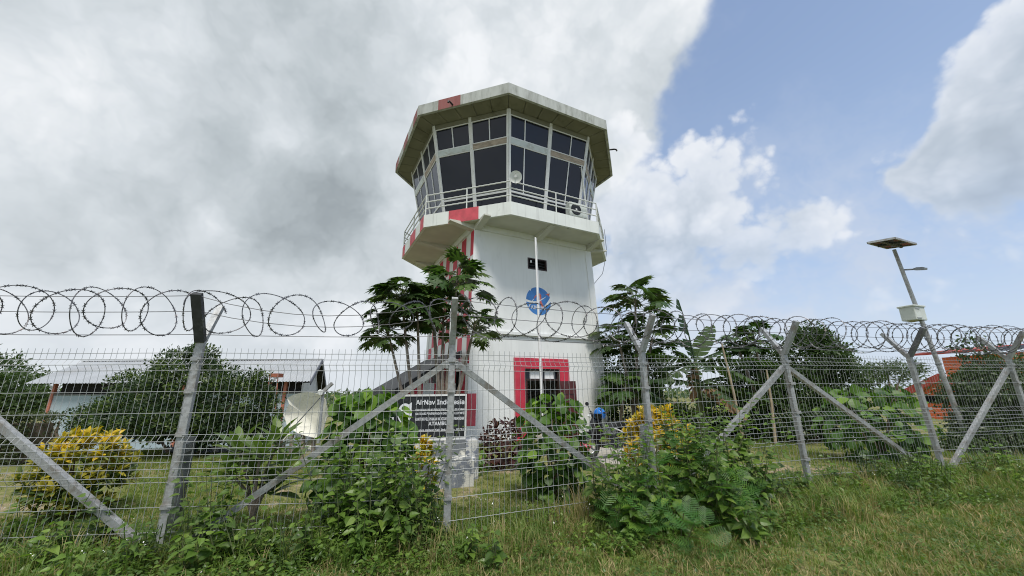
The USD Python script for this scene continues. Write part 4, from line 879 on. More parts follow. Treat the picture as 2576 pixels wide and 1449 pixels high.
def papaya_tpl(rng):
    v, f = [(0, 0, 0)], []
    def tri(*p): k = len(v); v.extend(p); f.append((k, k+1, k+2))
    for a_, L_ in ((0, 1.), (.62, .92), (-.62, .92), (1.25, .75), (-1.25, .75), (1.95, .52), (-1.95, .52)):
        a_ += rng.normal(0, .06); L_ *= rng.uniform(.9, 1.1); ca, sa = np.cos(a_), np.sin(a_)
        def q(x, y, z=0.): return (x*ca - y*sa, x*sa + y*ca, z - .38*(x*x) + .0)
        tri(q(0, 0), q(.42*L_, .17*L_, .03), q(.42*L_, -.17*L_, .03))
        tri(q(.42*L_, .17*L_, .03), q(.80*L_, 0), q(.42*L_, -.17*L_, .03))
        tri(q(.58*L_, .13*L_), q(L_*1.02, 0), q(.58*L_, -.13*L_))
        for sg in (1, -1):
            tri(q(.26*L_, sg*.08*L_), q(.66*L_, sg*.36*L_, -.02), q(.54*L_, sg*.06*L_))
            tri(q(.50*L_, sg*.08*L_), q(.90*L_, sg*.27*L_, -.02), q(.74*L_, sg*.02*L_))
    return np.array(v, float), np.array(f)
def banana_tpl(rng, n=14, torn=.5, dp=.45):
    v, f = [], []
    for sg in (1, -1):
        for j in range(n):
            t0, t1 = .10+.90*j/n, .10+.90*(j+1)/n
            if rng.random() < torn*.14: continue
            wd = lambda t_: .15*np.sin(np.pi*min(1., (t_*.92+.06)))**.6
            dr = rng.uniform(.15, 1.)*torn; gap = rng.uniform(.0, .25)*torn*(t1-t0)
            zc = lambda t_: -dp*t_*t_; sk = rng.uniform(0, .05)
            k = len(v); a_, b_ = wd(t0), wd(t1)
            v += [(t0, 0, zc(t0)), (t1, 0, zc(t1)), (t1+sk-gap, sg*b_*np.cos(dr), zc(t1)-b_*np.sin(dr)), (t0+sk+gap*.3, sg*a_*np.cos(dr), zc(t0)-a_*np.sin(dr))]
            f += [(k, k+1, k+2), (k, k+2, k+3)] if sg > 0 else [(k, k+2, k+1), (k, k+3, k+2)]
    m_ = MB().tube([(t_, 0, -dp*t_*t_+.003) for t_ in (0, .2, .45, .7, 1.)], [.014, .012, .010, .007, .003], 4)
    vv, ff = m_.vf(); f2 = np.vstack([np.array(f), ff+len(v)]); return np.vstack([np.array(v), vv]), f2
def fern_tpl():
    v, f = [], []
    for j in range(9):
        t_ = .22 + .74*j/8; L_ = .34*np.sin(np.pi*(.22+.66*j/8))+.05
        for sg in (1, -1):
            nl = 8; dx_ = np.array([.42, sg*.9, -.12]); dx_ /= np.linalg.norm(dx_); b_ = np.array([t_, 0, -.28*t_*t_])
            px = np.array([-dx_[1], dx_[0], 0])
            for q in range(nl):
                c_ = b_ + dx_*L_*(q+.5)/nl; hw = L_/nl*.42; ln = .027*(1-.3*abs(q/nl-.4))
                for s2 in (1, -1): k = len(v); v += [c_-dx_*hw, c_+dx_*hw, c_+px*s2*ln+dx_*hw*.6]; f.append((k, k+1, k+2))
    k = len(v); v += [(0, .006, 0), (0, -.006, 0), (.97, 0, -.27)]; f.append((k, k+1, k+2))
    return np.array(v, float), np.array(f)
T['fern'] = fern_tpl()
def frame_of(d, up, roll=0.):
    x = d/np.linalg.norm(d); y = np.cross(up, x); ln = np.linalg.norm(y); y = y/ln if ln > 1e-4 else np.array([0, 1., 0]); z = np.cross(x, y)
    c_, s_ = np.cos(roll), np.sin(roll); return np.array([x, y*c_+z*s_, z*c_-y*s_])
def place(tpl, pos, d, size, up=(0, 0, 1), roll=0., wide=1.):
    R = frame_of(np.asarray(d, float), np.asarray(up, float), roll); v = tpl[0]*[size, size*wide, size]; return v @ R + pos, tpl[1]
def leafy(par, leaves, name='leaf', limit=300, rest='foliage'):
    """leaves: (v, f, material); the ones nearest the camera become parts, the rest one part"""
    dist = np.array([np.linalg.norm(l[0].mean(0)-EYEP)/np.sqrt(max(np.ptp(l[0], axis=0).max(), 1e-6)) for l in leaves]); order = np.argsort(dist)
    for i_ in order[:limit]: put(name, (leaves[i_][0], leaves[i_][1]), leaves[i_][2], par)
    byM = {}
    for i_ in order[limit:]: byM.setdefault(str(leaves[i_][2].GetPath()), []).append(leaves[i_])
    for ls in byM.values():
        m_ = MB()
        for l in ls: m_.add(l[0], l[1])
        put(rest, m_, ls[0][2], par, kind='stuff')
def unit(v): v = np.asarray(v, float); return v/np.linalg.norm(v)
def plant(name, label, cat, u, v, Y_, group=None, z=None):
    b = at(u, v, Y_); b[2] = float(gz(b[0], b[1])) if z is None else z; return thing(name, label, cat, b, group=group), b

def croton(label, u, v, Y_, wdt, hgt, n, seed, green=.35, size=.15, lim=300, narrow=0.):
    rng = np.random.default_rng(seed); t, b = plant('croton', label, 'shrub', u, v, Y_); lv = []
    for i_ in range(7):
        a_ = rng.uniform(0, 6.28); e = b + [np.cos(a_)*wdt*.25, np.sin(a_)*wdt*.25, hgt*rng.uniform(.5, .75)]; put('stem', MB().tube([b-[0, 0, .05], b*.6+e*.4+rng.normal(0, .03, 3), e], [.02, .015, .008], 5), M['bark'], t)
    for i_ in range(n):
        a_ = rng.uniform(0, 2*np.pi); h_ = rng.uniform(.03, 1.)**.8; pr = (np.sin(np.pi*min(1, h_*.72+.16))**.7)*(1-narrow*h_)*(1 if h_ < .8 else 1-(h_-.8)*2.0)
        r_ = wdt/2*pr*rng.uniform(.35, 1.04)**.6; c_ = b + [np.cos(a_)*r_, np.sin(a_)*r_, h_*hgt*rng.uniform(.92, 1.03)]
        od = unit([np.cos(a_)*(1.1-h_*.6), np.sin(a_)*(1.1-h_*.6), .55+h_*.8]); m_ = int(rng.integers(8, 13))
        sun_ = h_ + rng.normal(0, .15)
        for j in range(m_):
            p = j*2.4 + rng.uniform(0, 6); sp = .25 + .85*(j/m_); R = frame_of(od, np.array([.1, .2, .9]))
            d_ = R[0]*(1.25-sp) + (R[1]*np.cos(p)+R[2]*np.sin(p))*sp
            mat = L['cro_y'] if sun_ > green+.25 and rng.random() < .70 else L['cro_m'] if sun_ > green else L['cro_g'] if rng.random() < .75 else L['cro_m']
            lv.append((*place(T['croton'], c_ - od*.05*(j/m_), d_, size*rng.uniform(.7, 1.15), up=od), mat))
    leafy(t, lv, limit=lim); return t
def roundshrub(label, u, v, Y_, wdt, hgt, n, seed, size=.17, prof=None, lim=300, mats=('round', 'round_dk'), tpl='round', name='round_leaf_shrub', depth=.8):
    rng = np.random.default_rng(seed); t, b = plant(name, label, 'shrub', u, v, Y_); lv = []
    prof = prof or (lambda h: np.sin(np.pi*min(1, h*.62+.2))**.8)
    for i_ in range(6):
        a_ = rng.uniform(0, 6.28); e = b + [np.cos(a_)*wdt*.22, np.sin(a_)*wdt*.2, hgt*rng.uniform(.6, .93)]; put('stem', MB().tube([b-[0, 0, .05], b*.55+e*.45+rng.normal(0, .03, 3), e], [.025, .018, .008], 6), M['bark'], t)
    for i_ in range(n):
        a_ = rng.uniform(0, 2*np.pi); h_ = rng.uniform(.06, 1.); r_ = wdt/2*prof(h_)*rng.uniform(.55, 1.06)
        c_ = b + [np.cos(a_)*r_, np.sin(a_)*r_*depth, h_*hgt + rng.normal(0, .03)]
        od = unit([np.cos(a_), np.sin(a_), .15+h_*.9]) + rng.normal(0, .35, 3); up_ = unit(od*.8 + [0, -.2, .6])
        d_ = unit(np.cross(od, rng.normal(0, 1, 3)) + od*.35 + [0, 0, .35 if h_ > .75 else -.15])
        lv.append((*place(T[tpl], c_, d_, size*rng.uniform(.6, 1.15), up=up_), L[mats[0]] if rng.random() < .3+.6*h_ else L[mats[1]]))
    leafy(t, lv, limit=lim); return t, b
def papaya(label, u, v, Y_, tops, seed, nleaf=16, size=.40, lean=0., mats=('papaya', 'papaya_b'), trunk_r=.075, petiole=.6):
    """tops: (u, v, spread) of each crown"""
    rng = np.random.default_rng(seed); t, b = plant('papaya_tree', label, 'tree', u, v, Y_); 
    for (tu, tv, sp) in tops:
        top = at(tu, tv, Y_); mid = (b+top)/2 + [rng.normal(0, .06), 0, 0]
        put('trunk', MB().tube([b-[0, 0, .1], (b+mid)/2, mid, (mid+top)/2, top], [trunk_r, trunk_r*.9, trunk_r*.75, trunk_r*.6, trunk_r*.4], 8), M['bark_grey'], t, smooth=50)
        lv = []
        for j in range(nleaf):
            a_ = j*2.39 + rng.uniform(-.3, .3); f_ = j/nleaf; el = 1.10 - 1.35*f_ + rng.normal(0, .12)
            st = top - [0, 0, .32*f_*sp]; L_ = petiole*sp*rng.uniform(.8, 1.15)*(.75+.35*f_)
            d_ = np.array([np.cos(a_)*np.cos(el), np.sin(a_)*np.cos(el), np.sin(el)]); e = st + d_*L_
            put('petiole', MB().tube([st, (st+e)/2+[0, 0, .03], e], [.014, .010, .007], 4), M['stem_green'], t)
            od = unit([d_[0], d_[1], d_[2]*.5-.25]); lv.append((*place(papaya_tpl(rng), e, od, size*rng.uniform(.7, 1.1)*sp, up=unit([d_[0]*.4, d_[1]*.4, 1.]), roll=rng.normal(0, .3)), L[mats[0]] if rng.random() < .65 else L[mats[1]]))
        leafy(t, lv)
    return t
def banana(label, u, v, Y_, hgt, leaves, seed, size=2.25):
    rng = np.random.default_rng(seed); t, b = plant('banana_plant', label, 'banana plant', u, v, Y_); top = b + [0, 0, hgt]
    put('trunk', MB().tube([b-[0, 0, .1], b+[.02, 0, hgt*.5], top], [.13, .11, .06], 9), M['stem_green'], t, smooth=50); lv = []
    for (a_, el, ln, torn, dry) in leaves:
        d_ = np.array([np.cos(a_)*np.cos(el), np.sin(a_)*np.cos(el), np.sin(el)]); lv.append((*place(banana_tpl(rng, 14, torn, .06 if el > 1.3 else .16 if el > .95 else .42), top-[0, 0, .1], d_, size*ln, up=(0, 0, 1), roll=rng.normal(0, .25), wide=1.25), L['banana_dry'] if dry else L['banana']))
    leafy(t, lv); return t
def crown_tree(name, label, u, v, Y_, blobs, n, leaf, mats, seed, trunks, size=.12, tpl='tiny', limbs=True, down=0.):
    """blobs: (u, v, dy, rx, rz) in pixels and metres; trunks: (u, v) tops"""
    rng = np.random.default_rng(seed); t, b = plant(name, label, 'tree', u, v, Y_)
    C = [(at(bu, bv, Y_+dy), rx, rz) for bu, bv, dy, rx, rz in blobs]
    for (tu, tv, r_) in trunks:
        e = at(tu, tv, Y_); s = b + [(e[0]-b[0])*.35, 0, 0]; put('trunk', MB().tube([s-[0, 0, .2], s*.5+e*.5+rng.normal(0, .06, 3), e], [r_, r_*.8, r_*.5], 7), M['bark'], t, smooth=50)
    if limbs:
        for c_, rx, rz in C[::2]: st = b + (c_-b)*.3; put('limb', MB().tube([st, (st+c_)/2+rng.normal(0, .1, 3), c_], [.06, .04, .015], 6), M['bark'], t, smooth=50)
    wts = np.array([rx*rx for _, rx, _ in C]); wts /= wts.sum(); ms = {m_: MB() for m_ in mats}; vol = [(c_, rx, rz) for c_, rx, rz in C]
    # leaves come in small clumps
    ncl = n//14; lt = T[tpl]
    for i_ in range(ncl):
        c_, rx, rz = vol[rng.choice(len(vol), p=wts)]; q = rng.normal(0, 1, 3); q /= np.linalg.norm(q); rr_ = rng.uniform(.45, 1.)**.5*rng.uniform(.9, 1.12)*(1.2 if rng.random() < .12 else 1.)
        cc = c_ + q*[rx, rx*.9, rz]*rr_; od = unit(q + [0, 0, .35-down]); mat = mats[int(rng.random()**1.3*len(mats))]
        for j in range(14):
            d_ = unit(od + rng.normal(0, .75, 3) - [0, 0, down]); lv = place(lt, cc + rng.normal(0, size*.75, 3), d_, size*rng.uniform(.6, 1.25), up=unit(od+rng.normal(0, .5, 3)+[0, 0, .5])); ms[mat].add(*lv)
    for m_, mb_ in ms.items():
        if mb_.n: put('crown', mb_, L[m_], t)
    return t
def weed(label, u, v, Y_, hgt, seed, size=.085, tilt=(0, 0), mat='weed', side=True, z=None, lim=120):
    rng = np.random.default_rng(seed); t, b = plant('weed_plant', label, 'weed', u, v, Y_, z=z); lv = []
    for s_ in range(int(3 + hgt*3.6)):
        hh = hgt*rng.uniform(.55, 1.05); e = b + [rng.normal(tilt[0], .22)*hh, rng.normal(tilt[1], .18)*hh, hh]; mid = b*.5+e*.5+rng.normal(0, .04, 3)*hh
        put('stem', MB().tube([b+rng.normal(0, .03, 3)*[1, 1, 0], mid, e], [.006, .005, .003], 4), M['stem_green'], t)
        npair = max(5, int(hh/.062))
        for j in range(npair):
            f_ = (j+.8)/npair; p = b*(1-f_)**2 + mid*2*f_*(1-f_) + e*f_*f_ if 0 else (b + (mid-b)*2*f_ if f_ < .5 else mid + (e-mid)*(2*f_-1)); a_ = j*1.57 + s_ + rng.normal(0, .3)
            for k in (0, np.pi):
                if rng.random() < .12: continue
                d_ = np.array([np.cos(a_+k), np.sin(a_+k), rng.uniform(-.35, .45)+.3*(f_ > .85)]); sz = size*rng.uniform(.7, 1.2)*(1.15-.55*f_**3)
                lv.append((*place(T['heart'], p + d_*.03, d_, sz, up=(d_[0]*.2, d_[1]*.2-.25, 1), roll=rng.normal(0, .35)), L[mat] if rng.random() < .7 else L['weed_b']))
    leafy(t, lv, limit=lim); return t
def plumeria(label, u, v, Y_, forks, seed):
    rng = np.random.default_rng(seed); t, b = plant('frangipani_shrub', label, 'shrub', u, v, Y_); lv = []
    knee = b + np.array([.08, 0, .42])
    put('trunk', MB().tube([b-[0, 0, .1], b+[.03, 0, .2], knee], [.035, .03, .026], 8), M['bark_grey'], t, smooth=50)
    for (fu, fv, dy) in forks:
        e = at(fu, fv, Y_+dy); put('branch', MB().tube([b+[.03, 0, .2], knee*.6+e*.4+[(-.04), 0, -.02], e], [.022, .018, .014], 7), M['bark_grey'], t, smooth=50)
        for j in range(15):
            a_ = j*2.4; el = 1.15 - 1.2*(j/15); d_ = np.array([np.cos(a_)*np.cos(el), np.sin(a_)*np.cos(el), np.sin(el)])
            lv.append((*place(T['lance'], e-[0, 0, .10*(j/15)], d_, rng.uniform(.27, .40), up=unit([-d_[0]*.8, -d_[1]*.8, 1.2]), roll=rng.normal(0, .2)), L['lance']))
    leafy(t, lv); return t

# ------------------------------------------------------------------ plants inside the fence
croton('big yellow croton bush behind the fence at the left edge', 170, 1330, 5.75, 1.10, 1.08, 250, 21, green=.55, size=.125)
croton('slim upright yellow croton just in front of the black notice board', 1062, 1200, 6.75, .46, .86, 42, 22, green=.45, size=.13, narrow=.2)
croton('round yellow croton bush beside the scooter, right of the tower', 1662, 1200, 7.6, 1.28, 1.26, 230, 23, green=.15, size=.135)
plumeria('thin shrub with long pointed leaves in whorls, left of the white dish', 622, 1345, 5.05, [(600, 1130, .1), (655, 1140, -.15), (700, 1110, .1), (640, 1180, .25), (715, 1180, -.1), (585, 1195, 0), (690, 1225, .2)], 31)
roundshrub('large round-leaved shrub left of the black notice board, over head height', 908, 1290, 5.85, 1.48, 1.55, 520, 41, size=.205, prof=lambda h: (1.06-.58*h**1.8)*(.7+.3*min(1, h*4)))
roundshrub('round-leaved shrub in front of the tower door', 1395, 1285, 6.6, 1.12, 1.47, 460, 42, size=.165, prof=lambda h: .62+.42*np.sin(np.pi*min(1, h*.95))-.38*max(0, h-.8)*5*.5)
roundshrub('spreading round-leaved shrub at the right, behind the double-braced post', 2228, 1195, 9.4, 2.15, 1.50, 430, 43, size=.24)
t, b = roundshrub('dark red-leaved shrub beside the tower door surround', 1268, 1170, 8.9, 1.05, .92, 520, 44, size=.14, mats=('dkred', 'dkred'), tpl='oval', name='red_leaf_shrub')
roundshrub('low green shrub at the foot of the notice board pier', 1195, 1128, 8.4, .5, .32, 80, 45, size=.11, name='low_shrub')
roundshrub('small leafy shrub peeping over the white dish', 715, 1080, 10.6, .8, 1.1, 150, 46, size=.11, name='small_shrub', tpl='oval', mats=('round_dk', 'round'))
papaya('tall papaya tree with deeply lobed leaves against the red checkered tower corner', 1112, 1130, 11.2, [(1150, 705, 1.2), (1115, 800, .9), (1195, 815, .95), (1085, 745, .9)], 51, nleaf=21, size=.54)
papaya('papaya tree left of the tower, leaves spreading against the sky', 1062, 1130, 10.6, [(1010, 745, 1.05), (975, 830, .8), (1050, 770, .95)], 52, nleaf=28, size=.56, trunk_r=.06)
papaya('dark papaya tree right of the tower', 1607, 1120, 15.2, [(1598, 752, 1.30), (1555, 850, 1.15), (1640, 850, 1.2)], 53, nleaf=22, size=.60, trunk_r=.09, petiole=.75)
papaya('low bright papaya tree at the foot of the tower on its right', 1560, 1120, 14.4, [(1575, 975, 1.2)], 54, nleaf=22, size=.60, mats=('papaya_b', 'papaya_b'))
papaya('small papaya tree with a drooping dry skirt, left of the double-braced post', 1945, 1120, 14.0, [(1895, 845, 1.0), (1850, 860, .8)], 55, nleaf=20, size=.52, mats=('papaya_b', 'papaya'))
banana('tall tattered banana plant right of the tower, one leaf upright', 1775, 1120, 13.6, 2.55, [(2.2, 1.50, 1.05, .6, 0), (.45, 1.02, .85, .2, 0), (.05, .62, .98, .95, 0), (-.25, .30, 1.0, .95, 0), (2.9, .55, .85, .95, 0), (2.5, .15, .85, .9, 0), (3.5, -.1, .8, .95, 0), (4.4, .2, .7, .9, 0), (5.5, .0, .9, .95, 0), (3.9, -.6, .6, .9, 1)], 61)
banana('lower banana plant with arching ragged leaves, left of the bamboo stakes', 1770, 1120, 13.1, 1.85, [(.15, .42, 1.0, .95, 0), (-.35, .12, .95, .95, 0), (2.9, .4, .9, .9, 0), (1.2, .9, .7, .6, 0), (5.0, .0, .8, .9, 0), (-.9, -.3, .7, .9, 1)], 62)
banana('small banana plant peeping over the dark annex roof', 1010, 1080, 14.5, 1.35, [(2.4, .8, .8, .5, 0), (3.0, .25, .8, .8, 0), (1.2, .6, .7, .6, 0), (.2, .5, .7, .6, 0)], 63, size=1.4)
crown_tree('round_tree', 'big round dense dark green tree in front of the warehouse', 470, 1140, 11.6, [(470, 985, 0, 1.35, .95), (360, 1035, .1, 1.2, .65), (585, 1010, 0, 1.15, .8), (460, 920, .2, .75, .45), (255, 1050, .1, .62, .33), (650, 1050, .1, .55, .6), (430, 1055, -.3, 1.5, .45), (560, 1075, -.1, 1.2, .45), (330, 965, 0, .5, .28), (640, 965, 0, .42, .33), (510, 890, .2, .4, .22)], 38000, 'tiny', ('tree_a', 'tree_b', 'tree_a'), 71, [(440, 1090, .07), (500, 1080, .08), (400, 1100, .05), (540, 1085, .06), (475, 1060, .06)], size=.105)
crown_tree('evergreen_tree', 'dark leafy tree with upright shoots, right of the double-braced post', 2050, 1120, 13.4, [(2050, 900, 0, 1.0, .75), (2000, 985, 0, 1.1, .8), (2100, 960, .2, .85, .9), (2040, 850, 0, .5, .5), (2075, 870, 0, .35, .5), (1960, 1040, -.2, 1.1, .7), (2110, 1060, 0, .9, .7)], 22000, 'tiny', ('tree_b', 'tree_a', 'tree_b'), 72, [(2040, 1000, .08)], size=.14)
crown_tree('bushy_tree', 'low dense dark tree behind the bamboo stakes', 1885, 1130, 15.0, [(1885, 970, 0, .95, .8), (1850, 1040, 0, 1.2, .8), (1930, 905, 0, .6, .5), (1790, 1085, .4, 1.1, .42)], 18000, 'tiny', ('tree_a', 'tree_a', 'tree_b'), 73, [(1890, 1020, .07)], size=.13)
crown_tree('shade_tree', 'black-green thicket tree in the shade right of the tower', 1640, 1130, 16.8, [(1590, 1020, 0, 1.3, 1.2), (1680, 1055, .4, 1.1, .6), (1550, 920, 0, .8, 1.3), (1760, 1075, .3, 1.1, .5), (1630, 930, .5, .9, .9)], 20000, 'tiny', ('tree_a', 'tree_a', 'tree_b'), 74, [(1620, 1000, .09), (1700, 1010, .07)], size=.16)
crown_tree('drooping_tree', 'wide tree with drooping fine foliage at the right edge', 2490, 1150, 10.8, [(2500, 990, 0, 1.1, .62), (2470, 1005, 0, .55, .42), (2570, 1000, 0, 1.1, .7), (2450, 875, .2, .32, .36), (2530, 930, .2, .8, .3), (2600, 1040, 0, .9, .5), (2455, 945, 0, .35, .18), (2450, 1125, -.3, .7, .3), (2530, 1110, -.3, 1.0, .5), (2480, 1065, -.2, .7, .35)], 22000, 'tiny', ('tree_c', 'tree_a', 'tree_c'), 75, [(2480, 1010, .09), (2540, 1020, .07)], size=.12, down=.55)
crown_tree('airy_tree', 'slender airy tree with sparse small leaves before the orange house', 2235, 1080, 17.0, [(2235, 935, 0, 1.0, .32), (2180, 945, 0, .9, .35), (2280, 925, 0, .6, .22)], 2600, 'tiny', ('tree_c', 'tree_b'), 76, [(2238, 960, .06)], size=.13)
for q, (u, v, Yt, rx, rz, lab) in enumerate(((10, 990, 30, 2.5, 1.5, 'dark spreading tree beyond the left end of the warehouse'), (-60, 960, 34, 4., 2.6, 'taller dark tree cut by the left edge, beyond the hedge'))):
    crown_tree('far_tree', lab, u, 1060, Yt, [(u, v, 0, rx, rz), (u+50, v+20, 0, rx*.6, rz*.7), (u-40, v+30, 0, rx*.8, rz*.7)], 5200, 'tiny', ('tree_a', 'tree_b'), 80+q, [(u, 1000, .2)], size=.34)
hd_ = thing('hedge', 'clipped yellow-green hedge at the left edge behind the croton', 'hedge', at(40, 1150, 10.2)); rng = np.random.default_rng(90); mb = MB()
c0, c1 = at(-120, 1100, 10.2), at(108, 1100, 10.2); ht = at(40, 1047, 10.2)[2]
for i_ in range(9000):
    q = np.array([rng.uniform(c0[0], c1[0]), 10.2+rng.choice([-.35, rng.uniform(-.35, .5)])+rng.normal(0, .04), rng.uniform(0, ht)])
    if rng.random() < .3: q[2] = ht + rng.normal(0, .04)
    mb.add(*place(T['tiny'], q, rng.normal(0, 1, 3)+[0, -.4, .2], rng.uniform(.05, .09), up=unit([rng.normal(0, .3), -.5, .8])))
put('foliage', mb, L['hedge'], hd_); put('branches', MB().box((c0*.5+c1*.5)*[1, 0, 0]+[0, 10.25, ht/2-.08], (c1[0]-c0[0]-.25, .45, ht-.2)), M['bark'], hd_)
crown_tree('thorn_tree', 'bare twiggy young tree between the hedge and the round tree', 150, 1120, 12.0, [(150, 1060, 0, .45, .16), (215, 1075, 0, .4, .14), (120, 1050, 0, .3, .1)], 700, 'tiny', ('tree_c', 'hedge'), 92, [(150, 1065, .035), (200, 1070, .02)], size=.07)
for q, (u0, v0, u1, v1, lab) in enumerate(((1815, 862, 1872, 1118, 'bent pale bamboo stake beside the banana leaves'), (1928, 930, 1951, 1118, 'straight pale bamboo stake left of the double-braced post'))):
    Yk = 12.2; a, b = at(u0, v0, Yk), at(u1, v1, Yk); b2 = b - (a-b)/(a[2]-b[2])*(b[2]-float(gz(*b[:2]))+.1); t = thing('bamboo_stake', lab, 'stake', b2); put('pole', MB().tube([b2, b*.5+a*.5+[.03, 0, 0], a], [.045, .038, .022], 8), M['stake'], t, smooth=50)
kb = thing('garden_kerb', 'low dark concrete kerb along the yard edge before the round tree', 'kerb', (-5, 11.4, 0))
for j in range(8): x0 = -9.4 + j*1.02; put('kerb_block', MB().box((x0, 11.75, -.02), (1.0, .16, .34), bev=.015), M['grey_plaster'], kb)

# ------------------------------------------------------------------ weeds along the fence
WL = [(35, 1380, 4.75, .52), (150, 1400, 4.55, .55), (250, 1385, 4.7, .50), (95, 1440, 4.1, .40), (320, 1430, 4.15, .34), (455, 1400, 4.5, .58), (520, 1375, 4.75, .72), (545, 1420, 4.3, .55), (600, 1430, 4.25, .42), (470, 1440, 4.05, .40), (700, 1425, 4.3, .30), (780, 1420, 4.4, .45),
      (845, 1390, 4.65, .85), (880, 1370, 4.85, 1.02), (930, 1400, 4.55, .75), (985, 1370, 4.85, .95), (1015, 1385, 4.75, .98), (1060, 1400, 4.6, .62), (905, 1430, 4.25, .50), (1000, 1430, 4.3, .48), (1235, 1440, 4.15, .30), (1180, 1425, 4.35, .26),
      (1520, 1330, 5.2, .62), (1560, 1360, 5.0, .62), (1600, 1345, 5.2, .85), (1650, 1370, 5.0, .75), (1700, 1330, 5.5, 1.02), (1750, 1350, 5.3, .98), (1790, 1370, 5.1, .80), (1830, 1330, 5.6, 1.05), (1870, 1350, 5.4, .85), (1905, 1320, 5.8, .92), (1930, 1340, 5.6, .62), (1700, 1385, 4.85, .55), (1840, 1390, 4.9, .50), (1900, 1420, 4.6, .36), (1600, 1385, 4.75, .42),
      (1990, 1320, 5.9, .45), (2040, 1290, 6.3, .50), (2110, 1270, 6.7, .55), (2180, 1290, 6.4, .40), (2250, 1250, 7.0, .52), (2330, 1260, 6.9, .50), (2400, 1250, 7.1, .40), (2470, 1240, 7.3, .50), (2540, 1240, 7.4, .60), (1950, 1400, 4.85, .34)]
WN = ['at the left edge', 'over the long brace foot', 'right of the long brace', 'lowest at the left corner', 'before the brace end', 'by the stub post', 'tallest beside the stub post', 'in front of the stub post', 'under the pointed-leaf shrub', 'below the dark-armed post', 'low in the grass gap', 'left of the big shrub', 'tall, at the big shrub left side', 'tall stem over the big shrub', 'before the big shrub middle', 'tall, at the big shrub right side', 'tallest stem under the notice board', 'right of the big shrub', 'low before the big shrub', 'low below the notice board', 'small, in the grass right of the slim post', 'smallest, at the slim post foot',
      'at the left end of the right-hand thicket', 'low left of the thicket', 'beside the yellow croton foot', 'at the thicket front', 'high over the stub plate', 'high in the thicket middle', 'mid thicket front', 'highest in the thicket', 'thicket right shoulder', 'top right of the thicket', 'right rim of the thicket', 'thicket foot', 'thicket foot on the right', 'beside the fallen stick', 'thicket foot on the left',
      'on the bank right of the thicket', 'on the bank at the double-braced post', 'on the bank behind the brace', 'low on the bank', 'at the right shrub foot', 'before the right shrub', 'at the lamp post foot', 'by the right brace foot', 'at the right edge bank', 'before the fallen stick']
for q, (u, v, Y_, h_) in enumerate(WL):
    weed('leafy green weed %s' % WN[q], u, v, Y_, h_*(1.38 if 21 < q < 37 else 1.22 if 4 < q < 18 else 1.05), 200+q, size=.12 if 21 < q < 37 else .105, mat='weed' if q % 3 else 'weed_b', lim=140)
FN = [(1600, 1215, 5.3, 'upper left rim'), (1790, 1165, 5.6, 'near the top'), (1880, 1260, 5.5, 'right rim'), (1720, 1290, 5.1, 'centre'), (1560, 1270, 5.3, 'left'), (1650, 1165, 5.6, 'upper left'), (1730, 1120, 5.7, 'upper middle'), (1830, 1200, 5.4, 'right'), (1640, 1390, 4.7, 'lower left'), (1760, 1420, 4.4, 'lower middle'), (1890, 1370, 4.9, 'lower right')]
for q, (u, v, Y_, lab) in enumerate(FN):
    rng = np.random.default_rng(300+q); c_ = at(u, v, Y_-(.50 if v < 1340 else .12)); b = np.array([c_[0], c_[1]+.15, float(gz(c_[0], c_[1]))]); c_[2] = max(c_[2], b[2]+.32); t = thing('leadtree_sprig', 'feathery-leaved sprig in the right-hand thicket, %s' % lab, 'sapling', b); lv = []
    put('stem', MB().tube([b, (b+c_)/2+rng.normal(0, .03, 3), c_], [.010, .008, .005], 5), M['stem_green'], t)
    for j in range(24):
        a_ = j*2.4; f_ = j/24; el = .9-1.1*f_; d_ = np.array([np.cos(a_)*np.cos(el), np.sin(a_)*np.cos(el)-.2, np.sin(el)]); lv.append((*place(T['fern'], c_-[0, 0, .45*f_]+rng.normal(0, .07, 3)*[1, .6, .4], d_, rng.uniform(.19, .29), up=(d_[0]*.1, d_[1]*.1-.25, 1), roll=rng.normal(0, .25)), L['fern']))
    leafy(t, lv)
st = thing('dry_stick', 'long dry pale stick slanting down out of the thicket', 'stick', at(1880, 1330, 4.7)); put('stick', MB().tube([at(1840, 1290, 4.9), at(1905, 1370, 4.55), at(1950, 1420, 4.35), at(2000, 1455, 4.15)], [.008, .008, .006, .003], 5), M['stake'], st)

# ------------------------------------------------------------------ grass and ground cover
def protos(inst, specs):
    ps = []
    for nm, mb_, mat in specs: ps.append(usdkit.mesh(stage, f'{inst}/{nm}', mb_.vf(), mat).GetPath())
    return ps
def blades(rng, n, h0, h1, spread, wd, bend):
    m_ = MB()
    for i_ in range(n):
        b = np.array([*rng.normal(0, spread, 2), 0]); a_ = rng.uniform(0, 6.28); h_ = rng.uniform(h0, h1); bd = rng.uniform(.2, 1.)*bend*h_; dx_ = np.array([np.cos(a_), np.sin(a_), 0]); px = np.array([-dx_[1], dx_[0], 0])*wd*rng.uniform(.7, 1.2)
        p0, p1, p2 = b, b+dx_*bd*.35+[0, 0, h_*.6], b+dx_*bd+[0, 0, h_*rng.uniform(.75, 1.)]
        m_.add([p0-px, p0+px, p1+px*.75, p1-px*.75, p2], [(0, 1, 2), (0, 2, 3), (3, 2, 4)])
    return m_
def cover(rng, n, sp, size):
    m_ = MB()
    for i_ in range(n):
        d_ = np.array([*rng.normal(0, 1, 2), rng.uniform(-.1, .8)]); m_.add(*place(T['heart'], np.array([*rng.normal(0, sp, 2), rng.uniform(.02, .14)]), d_, size*rng.uniform(.6, 1.2), up=(0, -.2, 1)))
    return m_
